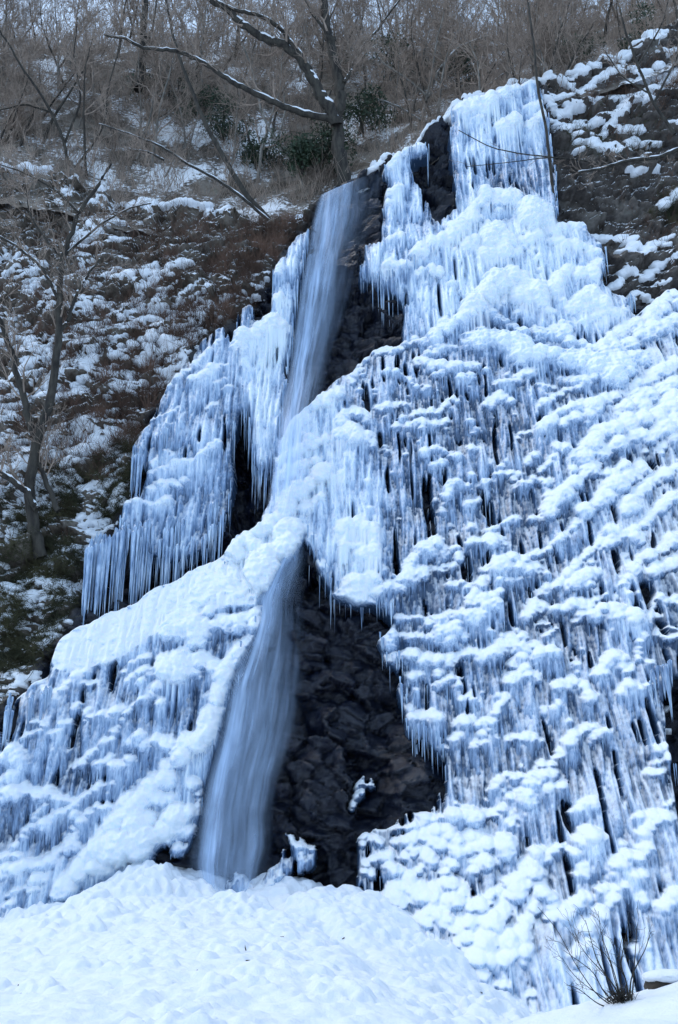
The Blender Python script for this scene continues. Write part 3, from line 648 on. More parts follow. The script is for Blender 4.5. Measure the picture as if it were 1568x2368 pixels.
# smooth snow bank of the left ledge and fresh snow on the right-hand slopes
led = blur((GI == ORDER.index('left_ledge')).astype(np.float32), 9)
pv, pe = vor(GX * 3.2 + 0.4 * low, GZ * 5.5 + 1.2 * GX, 83, 0.6)
Tl = 0.34 + 0.16 * fbm(GX * 1.6, GZ * 2.4, 81, 4) + 0.10 * pv * sst(0, 0.25, pe) + 0.05 * lump
T = np.where(led > 0.5, np.maximum(np.minimum(T, Tl + 0.12), Tl), T)
CAP = np.where(led > 0.5, 1, CAP)
rs = sst(1330, 1500, qx) * sst(1500, 1250, qy) * sst(560, 700, qy)
CAP = blur(CAP, 2, 2)
SNOWY = (0.62 * CAP + 0.28 * rs).astype(np.float32)
T = np.minimum(T, 1.3)
patch = np.isin(GI, [ORDER.index(n) for n in ('rock_patch', 'base_patch', 'base_spire')])
edge = np.where(patch, 1.0, edge)
T = T * sst(0.1, 0.55, edge) - 0.5 * (1 - sst(0.0, 0.45, edge))
T = 0.5 * T + 0.5 * blur(T, 1, 1)
ok = T > 0
IY = np.where(ok, GF - T, GF + 0.75)
NRM = grid_normals(GX, IY, GZ)
if NRM[..., 1].mean() > 0: NRM = -NRM
okf = ok[:-1, :-1] | ok[1:, :-1] | ok[:-1, 1:] | ok[1:, 1:]
near_in = blur(inside, 6) > 0.02
okf &= near_in[:-1, :-1]
fid = np.where(GI >= 0, GI, -1)[:-1, :-1]
for _ in range(10):     # border faces take the formation beside them
    for ax, sh in ((0, 1), (0, -1), (1, 1), (1, -1)):
        g = np.roll(fid, sh, ax); fid = np.where(fid < 0, g, fid)
okf &= fid >= 0
m_ = len(gz)
ii, jj = np.nonzero(okf)
base = ii * m_ + jj
quads = np.stack([base, base + m_, base + m_ + 1, base + 1], -1)
qid = fid[ii, jj]
V = np.stack([GX, IY, GZ], -1).reshape(-1, 3)
NF = NRM.reshape(-1, 3)
SNf = SNOWY.ravel()
THK = (T + 0.48 * (C - 0.42)).ravel().astype(np.float32)
fup = CAP.ravel()[quads].mean(1) > 0.5

# hanging fringes: below the lower border of each curtain, plus long icicles on the curtain faces
for k, nm in enumerate(ORDER):
    sel = (GI == k)
    low_edge = sel & (np.roll(inside, 8, axis=1) < 0.5)     # nothing 8 cells lower
    c = np.argwhere(low_edge)
    dens = dict(left_curtain=150, fall_edge=110, lip_column=60, crest_curtain=110, fall_side=34, low_pillar=30, tier=40, wall_mid=25, left_wall=20, wall_top=10).get(nm, 0)
    if len(c) and dens:
        for i, j in c[RNG.integers(0, len(c), dens)]:
            L = 0.2 + RNG.gamma(1.6, 0.38) * (1.3 if nm in ('left_curtain', 'fall_edge') else 0.6)
            icis.append((gx[i], GF[i, j] - RNG.uniform(0.1, 0.6), gz[j] + 0.3, L, RNG.uniform(0.015, 0.045), k))
    extra = dict(left_curtain=420, fall_edge=260, crest_curtain=260, lip_column=120, left_wall=260, low_wall=300, tier=160, wall_mid=160, wall_top=160, fall_side=120, low_pillar=120).get(nm, 0)
    c = np.argwhere(sel & (T > 0.05) & (CAP < 0.25))
    if extra and len(c):
        for i, j in c[RNG.integers(0, len(c), extra)]:
            icis.append((gx[i], GF[i, j] - max(0.1, T[i, j]) + 0.025, gz[j], RNG.uniform(0.4, 2.2), RNG.uniform(0.012, 0.035), k))
# the free-hanging row at the far left, in front of the dark recess
HANG = [((190, 1255), (375, 1205), 90, 2.0, 4.1), ((200, 1270), (290, 1245), 40, 1.5, 3.6), ((250, 1240), (400, 1195), 60, 1.2, 3.2), ((380, 1230), (520, 1150), 70, 1.0, 2.8), ((310, 1060), (420, 960), 50, 0.8, 2.2), ((20, 1640), (120, 1590), 40, 0.6, 1.7), ((1500, 1560), (1590, 1500), 30, 0.6, 1.8)]
for (a, b), (c, d), n, l0, l1 in HANG:
    cl_ = RNG.random(max(4, n // 7))
    for _ in range(n):
        u = float(np.clip(RNG.choice(cl_) + RNG.normal(0, 0.035), 0, 1))
        X, Y, Z = (float(q) for q in unproj(a + (c - a) * u, b + (d - b) * u + RNG.normal(0, 5), 0.5))
        nm = 'hang'
        icis.append((X, Y - RNG.uniform(-0.15, 0.25), Z, l0 * 0.5 + (l1 - l0 * 0.5) * RNG.beta(2.0, 1.6) * (0.62 + 0.38 * abs(math.sin(u * 17.0 + n))), RNG.uniform(0.025, 0.085), -2 if n >= 40 and l1 > 3 else (ORDER.index('left_curtain') if d < 1300 else ORDER.index('left_wall') if a < 900 else ORDER.index('right_fringe'))))

def cones(arr, sides=5):
    """tapering, slightly knobbly icicles: arr rows x, y, z, length, radius"""
    arr = np.asarray(arr, float); n = len(arr)
    tt = np.array([0, 0.05, 0.4, 0.7, 0.88]); rr = np.array([0.12, 1.0, 0.70, 0.40, 0.18])
    a = np.arange(sides) / sides * 2 * math.pi
    kn = 1 + 0.18 * RNG.normal(size=(n, len(tt), 1))
    rad = arr[:, 4][:, None, None] * rr[None, :, None] * kn
    drift = RNG.normal(0, 0.008, size=(n, 2))[:, None, None, :] * (arr[:, 3] * 1.0)[:, None, None, None] * tt[None, :, None, None]
    x = arr[:, 0][:, None, None] + rad * np.cos(a) + drift[..., 0]
    y = arr[:, 1][:, None, None] + rad * np.sin(a) + drift[..., 1]
    z = arr[:, 2][:, None, None] - (tt[None, :, None] * arr[:, 3][:, None, None]) + 0 * x
    ring = np.stack([x, y, z], -1).reshape(n, -1, 3)
    tip = np.stack([arr[:, 0] + drift[:, -1, 0, 0], arr[:, 1] + drift[:, -1, 0, 1], arr[:, 2] - arr[:, 3]], -1)[:, None]
    vv = np.concatenate([ring, tip], 1)
    K = vv.shape[1]
    q = []; tr = []
    for l in range(len(tt) - 1):
        for s in range(sides):
            q.append((l * sides + s, l * sides + (s + 1) % sides, (l + 1) * sides + (s + 1) % sides, (l + 1) * sides + s))
    for s in range(sides): tr.append(((len(tt) - 1) * sides + s, (len(tt) - 1) * sides + (s + 1) % sides, K - 1))
    off = (np.arange(n) * K)[:, None, None]
    return vv.reshape(-1, 3), [(np.array(q)[None] + off).reshape(-1, 4), (np.array(tr)[None] + off).reshape(-1, 3)]

LABEL = {
 'crest_curtain': ('ice_curtain', 'broad white curtain of icicles hanging from the snowy crest at the very top', 'ice curtain'),
 'lip_column': ('ice_column', 'lumpy ice column hanging just right of the flowing water at the lip', 'ice column'),
 'tier': ('ice_tier', 'creamy white rounded ice mounds stepped below the crest curtain', 'ice mound'),
 'wall_top': ('ice_wall', 'ice wall under a wide snow shelf halfway up the right side', 'ice wall'),
 'fall_side': ('ice_column', 'thick pale ice bulge with rounded knobs beside the narrow middle of the falls', 'ice column'),
 'wall_mid': ('ice_wall', 'knobbly ice wall with a thick snow ledge jutting over the dark rock', 'ice wall'),
 'wall_right': ('ice_wall', 'snow laden ice slope of diagonal ridges on the right edge', 'ice wall'),
 'low_pillar': ('ice_pillar', 'clear icicle pillars hanging against the right side of the black rock', 'ice pillar'),
 'low_wall': ('ice_wall', 'tall streaked ice wall behind the bare shrub with scattered snow caps', 'ice wall'),
 'toe': ('ice_mound', 'heap of rounded snow capped ice knobs at the foot right of the snow mound', 'ice mound'),
 'far_right': ('ice_ledge', 'small snowy ice ledge above the dark gap at the right edge', 'ice ledge'),
 'right_fringe': ('ice_fringe', 'thin fringe of icicles over the dark gap at the right edge', 'ice fringe'),
 'fall_edge': ('ice_curtain', 'narrow white ice curtain touching the left edge of the upper water', 'ice curtain'),
 'left_curtain': ('ice_curtain', 'wide curtain of long clear icicles under the brushy left hillside', 'ice curtain'),
 'dam': ('ice_dam', 'bubbly white ice hump crossing beneath the upper waterfall', 'ice hump'),
 'left_ledge': ('snow_ledge', 'sloping snow ledge below the free hanging icicles on the left', 'snow ledge'),
 'left_wall': ('ice_wall', 'blue grey ice wall of columns beneath the sloping left snow ledge', 'ice wall'),
 'stream_bank': ('ice_mound', 'bulging white ice bank along the left edge of the lower water', 'ice mound'),
 'rock_patch': ('ice_patch', 'small white ice patch stuck in the middle of the black rock', 'ice patch'),
 'base_patch': ('ice_patch', 'jagged ice patch low on the black rock near the snow mound', 'ice patch'),
 'base_spire': ('ice_patch', 'splashed ice spires rising at the foot of the lower water', 'ice patch'),
}
icis = [c for c in icis]
form = {}
for k, nm in enumerate(ORDER):
    sel = qid == k
    if not sel.any(): continue
    kind, lab, cat = LABEL[nm]
    q = quads[sel]; up = fup[sel]
    cen = V[q.ravel()].mean(0); cen[2] = V[q.ravel()][:, 2].min()
    root = empty(kind, cen); tag(root, lab, cat); form[k] = root
    for part, mk, f in (('ice_sheet', 'ice', ~up), ('snow_cap', 'ice', up)):
        if f.sum() < 4: continue
        vv, ff, nn, ss, th = sub_mesh(V, q[f], (NF, SNf, THK))
        mesh_np(part, vv, ff, M[mk], root, attrs={'snowy': ss, 'thick': th}, normals=nn)
hang = empty('hanging_icicles', unproj(280, 1240)); tag(hang, 'row of free hanging long icicles in front of the dark recess on the left', 'icicle row'); form[-2] = hang
for k, root in form.items():
    lst = [c for c in icis if c[5] == k]
    if not lst: continue
    lst.sort(key=lambda c: -c[3] * c[4])
    nbig = 60 if k == -2 else 36
    for c in lst[:nbig]:
        vv, ff = cones([c[:5]], 6); mesh_np('icicle', vv, ff, M['icicle'], root)
    if lst[nbig:]:
        vv, ff = cones([c[:5] for c in lst[nbig:]], 5)
        o = mesh_np('icicles', vv, ff, M['icicle'], root); tag(o, kind='stuff')

# ------------------------------------------------------------------ snow lying on the bare rock and on the left hillside
YRR = Yr; YRS = blur(Yr, 4, 2) - 0.05
def rocksurf(X, Z, smooth=False):
    """depth of the displaced cliff at X, Z"""
    u = np.clip((X + 27) / 54 * (NX - 1), 0, NX - 1.01); i = u.astype(int)
    vv_ = np.clip((Z + 6) / (ztop(X) + 6) * (NV - 1), 0, NV - 1.01); j = vv_.astype(int)
    a_ = u - i; b_ = vv_ - j
    Yr = YRS if smooth else YRR
    return (Yr[i, j] * (1 - a_) + Yr[i + 1, j] * a_) * (1 - b_) + (Yr[i, j + 1] * (1 - a_) + Yr[i + 1, j + 1] * a_) * b_

SNOWR = {'A1': [(16, [(930, 352), (1000, 347), (1070, 342), (1140, 312), (1200, 272), (1260, 242), (1330, 232), (1400, 192), (1480, 142), (1568, 90)]), (14, [(1080, 350), (1100, 385), (1125, 410), (1150, 425)]), (18, [(1130, 410), (1180, 365), (1240, 330), (1310, 312)]), (16, [(950, 452), (1020, 442), (1085, 420)]), (20, [(970, 500), (1040, 500), (1090, 482), (1130, 470), (1220, 470)]),
                (24, [(980, 560), (1060, 580), (1120, 552), (1200, 540)]), (20, [(1000, 575), (1040, 585)]), (20, [(1100, 632), (1160, 612), (1220, 620)]), (22, [(1110, 675), (1160, 662), (1220, 690), (1280, 650)]), (20, [(1230, 550), (1290, 540), (1320, 480), (1350, 440), (1420, 420), (1480, 390), (1568, 320)]), (20, [(1250, 580), (1330, 592), (1410, 580)]), (16, [(1270, 710), (1330, 680), (1360, 640)]),
                (15, [(1400, 720), (1440, 690)]), (16, [(1380, 640), (1470, 630)]), (20, [(1240, 430), (1300, 420), (1350, 430)]), (20, [(1380, 350), (1420, 330), (1500, 320), (1568, 300)]), (14, [(1270, 250), (1330, 290), (1390, 330)]), (26, [(1500, 935), (1568, 900)]), (14, [(1360, 780), (1390, 775)]), (14, [(1420, 770), (1480, 760)]), (26, [(1440, 170), (1500, 130), (1568, 100)]), (18, [(1480, 230), (1568, 200)]), (18, [(1540, 560), (1568, 550)]),
                (15, [(150, 785), (230, 735), (330, 675), (400, 600), (470, 565), (540, 495), (620, 445), (700, 435), (780, 395), (860, 365), (920, 352)]), (22, [(1150, 1070), (1210, 1060), (1280, 1060), (1370, 1100)]), (22, [(1300, 1165), (1390, 1130), (1470, 1120)]), (18, [(1430, 1150), (1500, 1110), (1530, 1090)])],
         'C1': [(14, [(1480, 700), (1530, 680)]), (14, [(1500, 900), (1560, 880)]), (12, [(1500, 1010), (1560, 990)]), (15, [(1450, 800), (1540, 740)]), (14, [(1510, 620), (1560, 640)])],
         'B1': [(16, [(1220, 150), (1270, 130)]), (18, [(1330, 180), (1400, 150), (1480, 170)]), (20, [(1300, 90), (1340, 50), (1420, 60), (1480, 40)]), (22, [(1290, 120), (1330, 60)]), (16, [(1480, 120), (1540, 100)]), (18, [(1470, 30), (1568, 0)])],
         'B0': [(22, [(490, 95), (590, 92), (680, 80)]), (20, [(560, 200), (640, 212), (720, 202), (800, 225)]), (34, [(620, 385), (700, 360), (760, 395)]), (26, [(620, 450), (700, 430), (800, 400)]), (38, [(300, 945), (380, 870), (430, 835)]), (20, [(640, 140), (700, 100), (780, 60), (870, 20)]), (24, [(600, 300), (680, 260), (750, 290)]), (22, [(560, 600), (650, 560)]), (22, [(300, 1075), (450, 1055), (550, 1030)]), (20, [(160, 400), (230, 420)]), (20, [(0, 560), (80, 600)]), (22, [(0, 700), (60, 720)]), (18, [(370, 240), (420, 230)]), (20, [(430, 350), (500, 330)]), (24, [(720, 320), (820, 330)]), (20, [(880, 280), (940, 260)]), (18, [(250, 650), (330, 640)]), (22, [(200, 880), (300, 840), (420, 740)])],
         'A0': [(22, [(320, 1060), (380, 1080), (470, 1040), (560, 1000)]), (16, [(330, 1130), (430, 1120)]), (24, [(560, 900), (660, 930), (780, 930), (900, 920), (960, 950)]), (22, [(700, 880), (800, 870), (900, 850), (1000, 880), (1070, 900)]), (16, [(960, 980), (1060, 950)]), (26, [(20, 740), (110, 760), (200, 760), (270, 750)]), (20, [(120, 690), (200, 680)]), (16, [(600, 1080), (500, 1100)]), (16, [(460, 860), (540, 830)])]}
sb = []
for tile, lst in SNOWR.items():
    for r, pl in lst:
        p = np.array(tl(tile, pl)); seg = np.hypot(*np.diff(p, axis=0).T); cum = np.concatenate([[0], np.cumsum(seg)])
        n = max(2, int(cum[-1] / (0.6 * r * 0.5013)))
        q = np.linspace(0, cum[-1], n)
        for a_, b_ in zip(np.interp(q, cum, p[:, 0]), np.interp(q, cum, p[:, 1])):
            rp = r * 0.5013 * RNG.uniform(0.55, 1.35) * (1.25 if tile == 'A1' else 1)
            X, Y, Z = (float(t_) for t_ in unproj(a_ + RNG.normal(0, .3) * rp, b_ + RNG.normal(0, .35) * rp, -0.2))
            R = rp * (Y * cT + Z * sT) / FP; sb.append((X, Z, R, R * RNG.uniform(0.5, 0.9)))
hcells = [(px, py) for px, py in zip(RNG.uniform(-60, 760, 9000), RNG.uniform(380, 1680, 9000))]
hcells += [(px, py) for px, py in zip(RNG.uniform(1735, 2100, 2600), RNG.uniform(100, 2300, 2600))]
hpx_ = np.array(hcells); m1 = (look(HILLM, hpx_[:, 0], hpx_[:, 1]) > 0.55) & (hpx_[:, 1] > np.interp(hpx_[:, 0], sk[:, 0], sk[:, 1]) + 28)
rockface = np.exp(-((hpx_[:, 0] - 380) / 330) ** 2 - ((hpx_[:, 1] - 560) / 70) ** 2)
dn_ = -0.02 + 1.25 * fbm(hpx_[:, 0] / 120, hpx_[:, 1] / 90, 501, 3) + 0.30 * sst(560, 720, hpx_[:, 1]) - 0.35 * rockface - 0.24 * sst(1120, 1400, hpx_[:, 1])
m1 &= RNG.random(len(hpx_)) < np.clip(dn_, 0, 1)
for px, py in hpx_[m1]:
    X, Y, Z = (float(t_) for t_ in unproj(px, py, -0.3))
    an = math.radians(RNG.normal(30, 18)); L = RNG.uniform(0.1, 1.1); R0 = RNG.uniform(0.06, 0.2)
    for k in range(max(1, int(L / (0.8 * R0)))):
        R = R0 * RNG.uniform(0.5, 1.2); d = k * 0.8 * R0
        sb.append((X + d * math.cos(an) + RNG.normal(0, .05), Z + d * math.sin(an) + RNG.normal(0, .05), R, R * RNG.uniform(0.4, 0.8)))
DS = 0.045
sx = np.arange(-22, 22, DS); sz = np.arange(-2, 40, DS)
SX, SZ_ = np.meshgrid(sx, sz, indexing='ij')
TS2 = np.full(SX.shape, -1.0)
lp2 = gn(SX * 5, SZ_ * 6, 511)
for (X, Z, R, h) in sb:
    i0, i1 = np.searchsorted(sx, [X - R * 1.2, X + R * 1.2]); j0, j1 = np.searchsorted(sz, [Z - h, Z + h])
    if i1 - i0 < 2 or j1 - j0 < 2: continue
    e = 1.15 - ((sx[i0:i1, None] - X) / R) ** 2 - ((sz[None, j0:j1] - Z) / h) ** 2 + 0.6 * lp2[i0:i1, j0:j1]
    TS2[i0:i1, j0:j1] = np.maximum(TS2[i0:i1, j0:j1], np.where(e > 0, 0.03 + 0.75 * R * np.sqrt(np.clip(e, 0, 1.5)), -1))
SQX, SQY = proj(SX, F(SX, SZ_), SZ_)
inice = look(blur((IDS >= 0).astype(float), 2), SQX, SQY)
oks = (TS2 > 0) & (SZ_ < ztop(SX) + 0.3) & (inice < 0.6)
YS = rocksurf(SX, SZ_, True) - np.where(oks, TS2, -0.15)
f_ok = oks[:-1, :-1] | oks[1:, :-1] | oks[:-1, 1:] | oks[1:, 1:]
ii, jj = np.nonzero(f_ok); b_ = ii * len(sz) + jj
vv, ff = sub_mesh(np.stack([SX, YS, SZ_], -1).reshape(-1, 3), np.stack([b_, b_ + len(sz), b_ + len(sz) + 1, b_ + 1], -1))
tag(mesh_np('snow', vv, ff, M['snow']), kind='stuff')

# ------------------------------------------------------------------ falling water: veils a little in front of the rock
def veil(left, right, off, dens_fn, nu, nv, seed, lift):
    left = np.array(left, float); right = np.array(right, float)
    def res(p, n):
        s = np.concatenate([[0], np.cumsum(np.hypot(*np.diff(p, axis=0).T))])
        q = np.linspace(0, s[-1], n); return np.stack([np.interp(q, s, p[:, 0]), np.interp(q, s, p[:, 1])], -1)
    l = res(left, nv); r = res(right, nv)
    for _ in range(3):
        l[1:-1] = (l[:-2] + 2 * l[1:-1] + l[2:]) / 4; r[1:-1] = (r[:-2] + 2 * r[1:-1] + r[2:]) / 4
    u = np.linspace(0, 1, nu)
    px = l[None, :, 0] * (1 - u[:, None]) + r[None, :, 0] * u[:, None]
    py = l[None, :, 1] * (1 - u[:, None]) + r[None, :, 1] * u[:, None]
    X, Y, Z = unproj(px, py, off + lift * sst(0.5, 0.85, np.linspace(0, 1, nv))[None] + 0 * px)
    vv = np.linspace(0, 1, nv)[None] + 0 * px
    uu = u[:, None] + 0 * px
    Y = Y + 0.12 * fbm(X * 2.2 + seed, Z * 0.15, seed, 3) - 0.10 * np.sin(uu * math.pi)
    Y = Y + 0.35 * np.clip(1 - vv / 0.045, 0, 1) ** 2
    d = dens_fn(uu, vv) * np.clip(0.88 + 0.7 * fbm(uu * 5 + seed * 3.7, vv * 7, 600 + seed, 3), 0.3, 1.2)
    flow = np.stack([0.3 * X + 1.9 * uu + seed * 7.3, Z * 1.0 + seed * 3.1, 0 * X + seed], -1)
    return np.stack([X, Y, Z], -1).reshape(-1, 3), grid_faces(nu, nv), d.ravel(), flow.reshape(-1, 3)

def ed(u, a=0.08): return sst(0, a, u) * sst(1, 1 - a, u)
U_L = [(738, 440), (716, 520), (702, 600), (688, 680), (676, 760), (665, 850), (650, 930), (640, 1010), (626, 1100), (612, 1180), (600, 1230)]
U_R = [(895, 380), (885, 480), (850, 560), (832, 640), (810, 720), (775, 800), (760, 870), (742, 930), (738, 1000), (732, 1080), (722, 1140), (715, 1200)]
U_M = [(800, 420), (790, 500), (775, 600), (762, 700), (748, 800), (738, 880), (722, 930), (712, 1000), (700, 1080), (690, 1150), (680, 1200)]
L_L = [(672, 1235), (634, 1300), (590, 1375), (582, 1425), (552, 1495), (515, 1565), (498, 1650), (478, 1740), (458, 1830), (440, 1930), (433, 2000), (452, 2060)]
L_R = [(718, 1250), (712, 1330), (704, 1400), (714, 1480), (716, 1560), (706, 1640), (690, 1720), (655, 1800), (640, 1880), (640, 1960), (620, 2030), (600, 2070)]
L_M = [(705, 1245), (690, 1320), (660, 1400), (650, 1470), (640, 1560), (620, 1650), (600, 1740), (575, 1830), (560, 1930), (545, 2000), (540, 2060)]
top_fade = lambda v: sst(0, 0.02, v)
def bell(u, c, w): return np.exp(-((u - c) / w) ** 2)
sheets = [
    (U_L, U_R, 0.40, lambda u, v: ed(u, 0.2) * (0.80 * bell(u, 0.20 + 0.12 * v, 0.20 + 0.25 * v)) * sst(1, 0.86, v), 70, 180, 1, 1.15),
    (U_L, U_R, 0.20, lambda u, v: ed(u, 0.2) * (0.52 * bell(u, 0.30, 0.27 + 0.2 * v)) * sst(1, 0.86, v), 70, 180, 2, 1.0),
    (U_L, U_R, 0.05, lambda u, v: ed(u, 0.12) * (0.04 + 0.32 * sst(0.7, 0.1, u)) * sst(1, 0.7, v), 70, 160, 3, 0.7),
    (L_L, L_R, 0.50, lambda u, v: ed(u, 0.2) * (0.72 * bell(u, 0.27, 0.16) + 0.34 * bell(u, 0.62, 0.12) * sst(0.2, 0.5, v)) * sst(0, 0.06, v), 80, 200, 4, 0.1),
    (L_L, L_R, 0.28, lambda u, v: ed(u, 0.2) * (0.42 * bell(u, 0.38, 0.26) + 0.3 * bell(u, 0.78, 0.10) * sst(0.25, 0.4, v)) * sst(0, 0.06, v), 80, 200, 5, 0.1),
    (L_L, L_R, 0.10, lambda u, v: ed(u, 0.15) * (0.06 + 0.26 * sst(0.85, 0.2, u)) * sst(0, 0.04, v) * sst(1, 0.9, v), 80, 200, 6, 0.1),
]
vs, fs, ds, us, n0 = [], [], [], [], 0
for s in sheets:
    a, b, c, d = veil(*s)
    vs.append(a); fs.append(b + n0); ds.append(c); us.append(d); n0 += len(a)
wat = mesh_np('water', np.concatenate(vs), np.concatenate(fs), M['water'], attrs={'dens': np.concatenate(ds)}, uv=np.concatenate(us))
tag(wat, kind='structure')

# ------------------------------------------------------------------ snow mound and ground
MD = [(-200, 2190, 27), (0, 2145, 27.5), (120, 2105, 28.5), (250, 2045, 29), (340, 2005, 29.5), (420, 2018, 29.6), (480, 2050, 29.6), (530, 2078, 29.4), (580, 2050, 29.8), (640, 2040, 30), (700, 2060, 29.6), (780, 2065, 29.3), (840, 2080, 28.6), (870, 2125, 27.5), (960, 2225, 25), (1050, 2305, 22.5), (1140, 2360, 20.5), (1220, 2420, 18),
      (0, 2260, 20.5), (300, 2180, 22), (600, 2180, 23), (800, 2190, 23), (0, 2380, 14), (300, 2330, 15.5), (600, 2330, 16), (900, 2330, 17), (300, 2500, 11), (700, 2500, 11.5), (1050, 2450, 15), (1200, 2600, 12), (1250, 2800, 9), (0, 2600, 9), (600, 2800, 7.5)]
pm = np.array([at(a, b, y) for a, b, y in MD])
extra = [(x, 34.0, float(np.interp(x, [-12, -4, 0, 8], [-1.5, 1.0, 0.6, -3])) - 1.0) for x in (-12, -8, -4, 0, 4)] + [(-14, 12, -2.2), (-16, 26, 0), (9, 12, -3.2), (9, 26, -4.5), (7, 20, -4.0)]
pm = np.vstack([pm, extra])
tpsM = TPS(pm[:, [0, 1]], pm[:, 2], 0.05)
mx = np.arange(-14, 9.0, 0.045); my = np.arange(6, 33, 0.045)
MX, MY = np.meshgrid(mx, my, indexing='ij')
MZ = Field(tpsM, -14.5, 9.5, 5, 34, 0.5)(MX, MY)
rim = np.exp(-((MY - 28.5) / 2.4) ** 2)
MZ = MZ + 0.16 * fbm(MX * 0.6, MY * 0.6, 97, 4) + 0.05 * fbm(MX * 2.4, MY * 1.6, 99, 4) - 0.02
nb_ = 5200
cx_ = RNG.uniform(-13, 8.5, nb_); cy_ = RNG.uniform(8, 30.5, nb_)
keep = RNG.random(nb_) < np.clip(0.10 + 0.8 * np.exp(-((cy_ - 28.5) / 1.8) ** 2) + 0.75 * sst(0.5, 4, cx_) + 0.35 * fbm(cx_ * 0.4, cy_ * 0.4, 130, 3), 0, 1)
mx_lump = gn(MX * 4.5, MY * 4.5, 131)
CH = np.zeros_like(MZ)
for X, Y in zip(cx_[keep], cy_[keep]):
    R = 0.06 + RNG.gamma(2.0, 0.075) * (1.35 if (X > 2 or Y > 26.5) else 1.0)
    i0, i1 = np.searchsorted(mx, [X - R * 1.3, X + R * 1.3]); j0, j1 = np.searchsorted(my, [Y - R * 1.3, Y + R * 1.3])
    if i1 - i0 < 2 or j1 - j0 < 2: continue
    e = 1 - ((mx[i0:i1, None] - X) / R) ** 2 - ((my[None, j0:j1] - Y) / R) ** 2 + 0.8 * mx_lump[i0:i1, j0:j1]
    CH[i0:i1, j0:j1] = np.maximum(CH[i0:i1, j0:j1], (0.55 if R < 0.2 else 0.38) * R * np.sqrt(np.clip(e, 0, 1.5)))
# small pits and a shallow melt runnel
for X, Y in zip(RNG.uniform(-12, 6, 700), RNG.uniform(10, 28, 700)):
    R = 0.05 + RNG.gamma(1.5, 0.05)
    i0, i1 = np.searchsorted(mx, [X - 2 * R, X + 2 * R]); j0, j1 = np.searchsorted(my, [Y - 2 * R, Y + 2 * R])
    if i1 - i0 < 2 or j1 - j0 < 2: continue
    CH[i0:i1, j0:j1] -= 0.30 * R * np.exp(-((mx[i0:i1, None] - X) ** 2 + (my[None, j0:j1] - Y) ** 2) / R ** 2)
run = np.interp(MY, [18, 21, 24, 27, 29.5], [1.6, 0.9, 0.5, -0.6, -2.6])
MZ = MZ + CH + 0.022 * gn(MX * 7, MY * 7, 133) + 0.012 * gn(MX * 14, MY * 12, 134) + 0.05 * gn(MX * 2.8, MY * 2.2, 135) - 0.22 * np.exp(-((MX - run) / 0.4) ** 2) * sst(18, 20, MY)
snowm = mesh_np('snow_mound', np.stack([MX, MY, MZ], -1).reshape(-1, 3), grid_faces(len(mx), len(my)), M['snow'])
tag(snowm, kind='structure')
# snow bank in front, at the right
GB = [(1180, 2367, 12.5), (1250, 2345, 12.5), (1330, 2325, 12.2), (1390, 2312, 12.0), (1440, 2318, 11.8), (1490, 2290, 12.2), (1568, 2275, 12.4), (1700, 2260, 12.6), (1180, 2480, 9.5), (1400, 2400, 9.8), (1568, 2400, 9.5), (1700, 2400, 9.2), (1300, 2700, 6), (1568, 2700, 6), (1800, 2700, 6), (1100, 2600, 8)]
pg = np.array([at(a, b, y) for a, b, y in GB])
back = [(x, y, z) for x in (1.5, 3.5, 5.5) for y, z in ((14.5, -2.6), (17, -4.0))] + [(0.6, 11, -2.6), (0.2, 8, -2.6)]
pg = np.vstack([pg, back])
tpsG = TPS(pg[:, [0, 1]], pg[:, 2], 0.02)
bx = np.arange(0.2, 7.0, 0.02); by = np.arange(6, 16.5, 0.025)
BX, BY = np.meshgrid(bx, by, indexing='ij')
GZf = Field(tpsG, 0, 7.5, 5, 17, 0.2)
BZ = GZf(BX, BY) + 0.03 * fbm(BX * 1.7, BY * 1.7, 120, 5) + 0.035 * np.maximum(0, gn(BX * 3, BY * 3, 121))
bank = mesh_np('snow_bank', np.stack([BX, BY, BZ], -1).reshape(-1, 3), grid_faces(len(bx), len(by)), M['snow'])
tag(bank, kind='structure')
gxs = np.linspace(-300, 300, 61); gys = np.linspace(-120, 45, 40)
QX, QY = np.meshgrid(gxs, gys, indexing='ij')
grd = mesh_np('ground', np.stack([QX, QY, -5 + 0.5 * fbm(QX * .05, QY * .05, 3)], -1).reshape(-1, 3), grid_faces(61, 40), M['snow'])
tag(grd, kind='structure')

# ------------------------------------------------------------------ hillside behind, rising above the cliff
HB = [(-300, 400, 44), (0, 390, 43), (300, 455, 43.5), (500, 475, 43.5), (700, 460, 42.5), (800, 425, 42.5), (950, 330, 44), (1100, 240, 45), (1250, 190, 45.5), (1450, 120, 46), (1700, 20, 47),
      (-300, 260, 50), (0, 260, 49), (300, 270, 49.5), (600, 270, 50), (900, 240, 50), (1150, 170, 51), (-300, 110, 58), (0, 120, 57), (400, 125, 58), (800, 115, 58), (1150, 100, 57), (1568, 10, 55)]
pb = np.array([at(a, b, y) for a, b, y in HB])
zmax = pb[:, 2].max()
exb = [(x, 72.0, 62.0) for x in (-40, -20, 0, 20, 40)] + [(x, 100.0, 72.0) for x in (-50, 0, 50)]
pb = np.vstack([pb, exb])
tpsB = TPS(pb[:, [0, 1]], pb[:, 2], 0.3)
FBz = Field(tpsB, -50, 50, 36, 104, 1.0)
hx = np.arange(-46, 46, 0.16); hy = np.arange(40.5, 96, 0.16)
HX, HY = np.meshgrid(hx, hy, indexing='ij')
HZ = FBz(HX, HY) + 0.9 * fbm(HX * 0.22, HY * 0.22, 201, 5) + 0.3 * fbm(HX * 1.1, HY * 0.9, 203, 4)
nb = grid_normals(HX, HY, HZ)
nbz = np.abs(nb[..., 2])
hpx, hpy = proj(HX, HY, HZ)
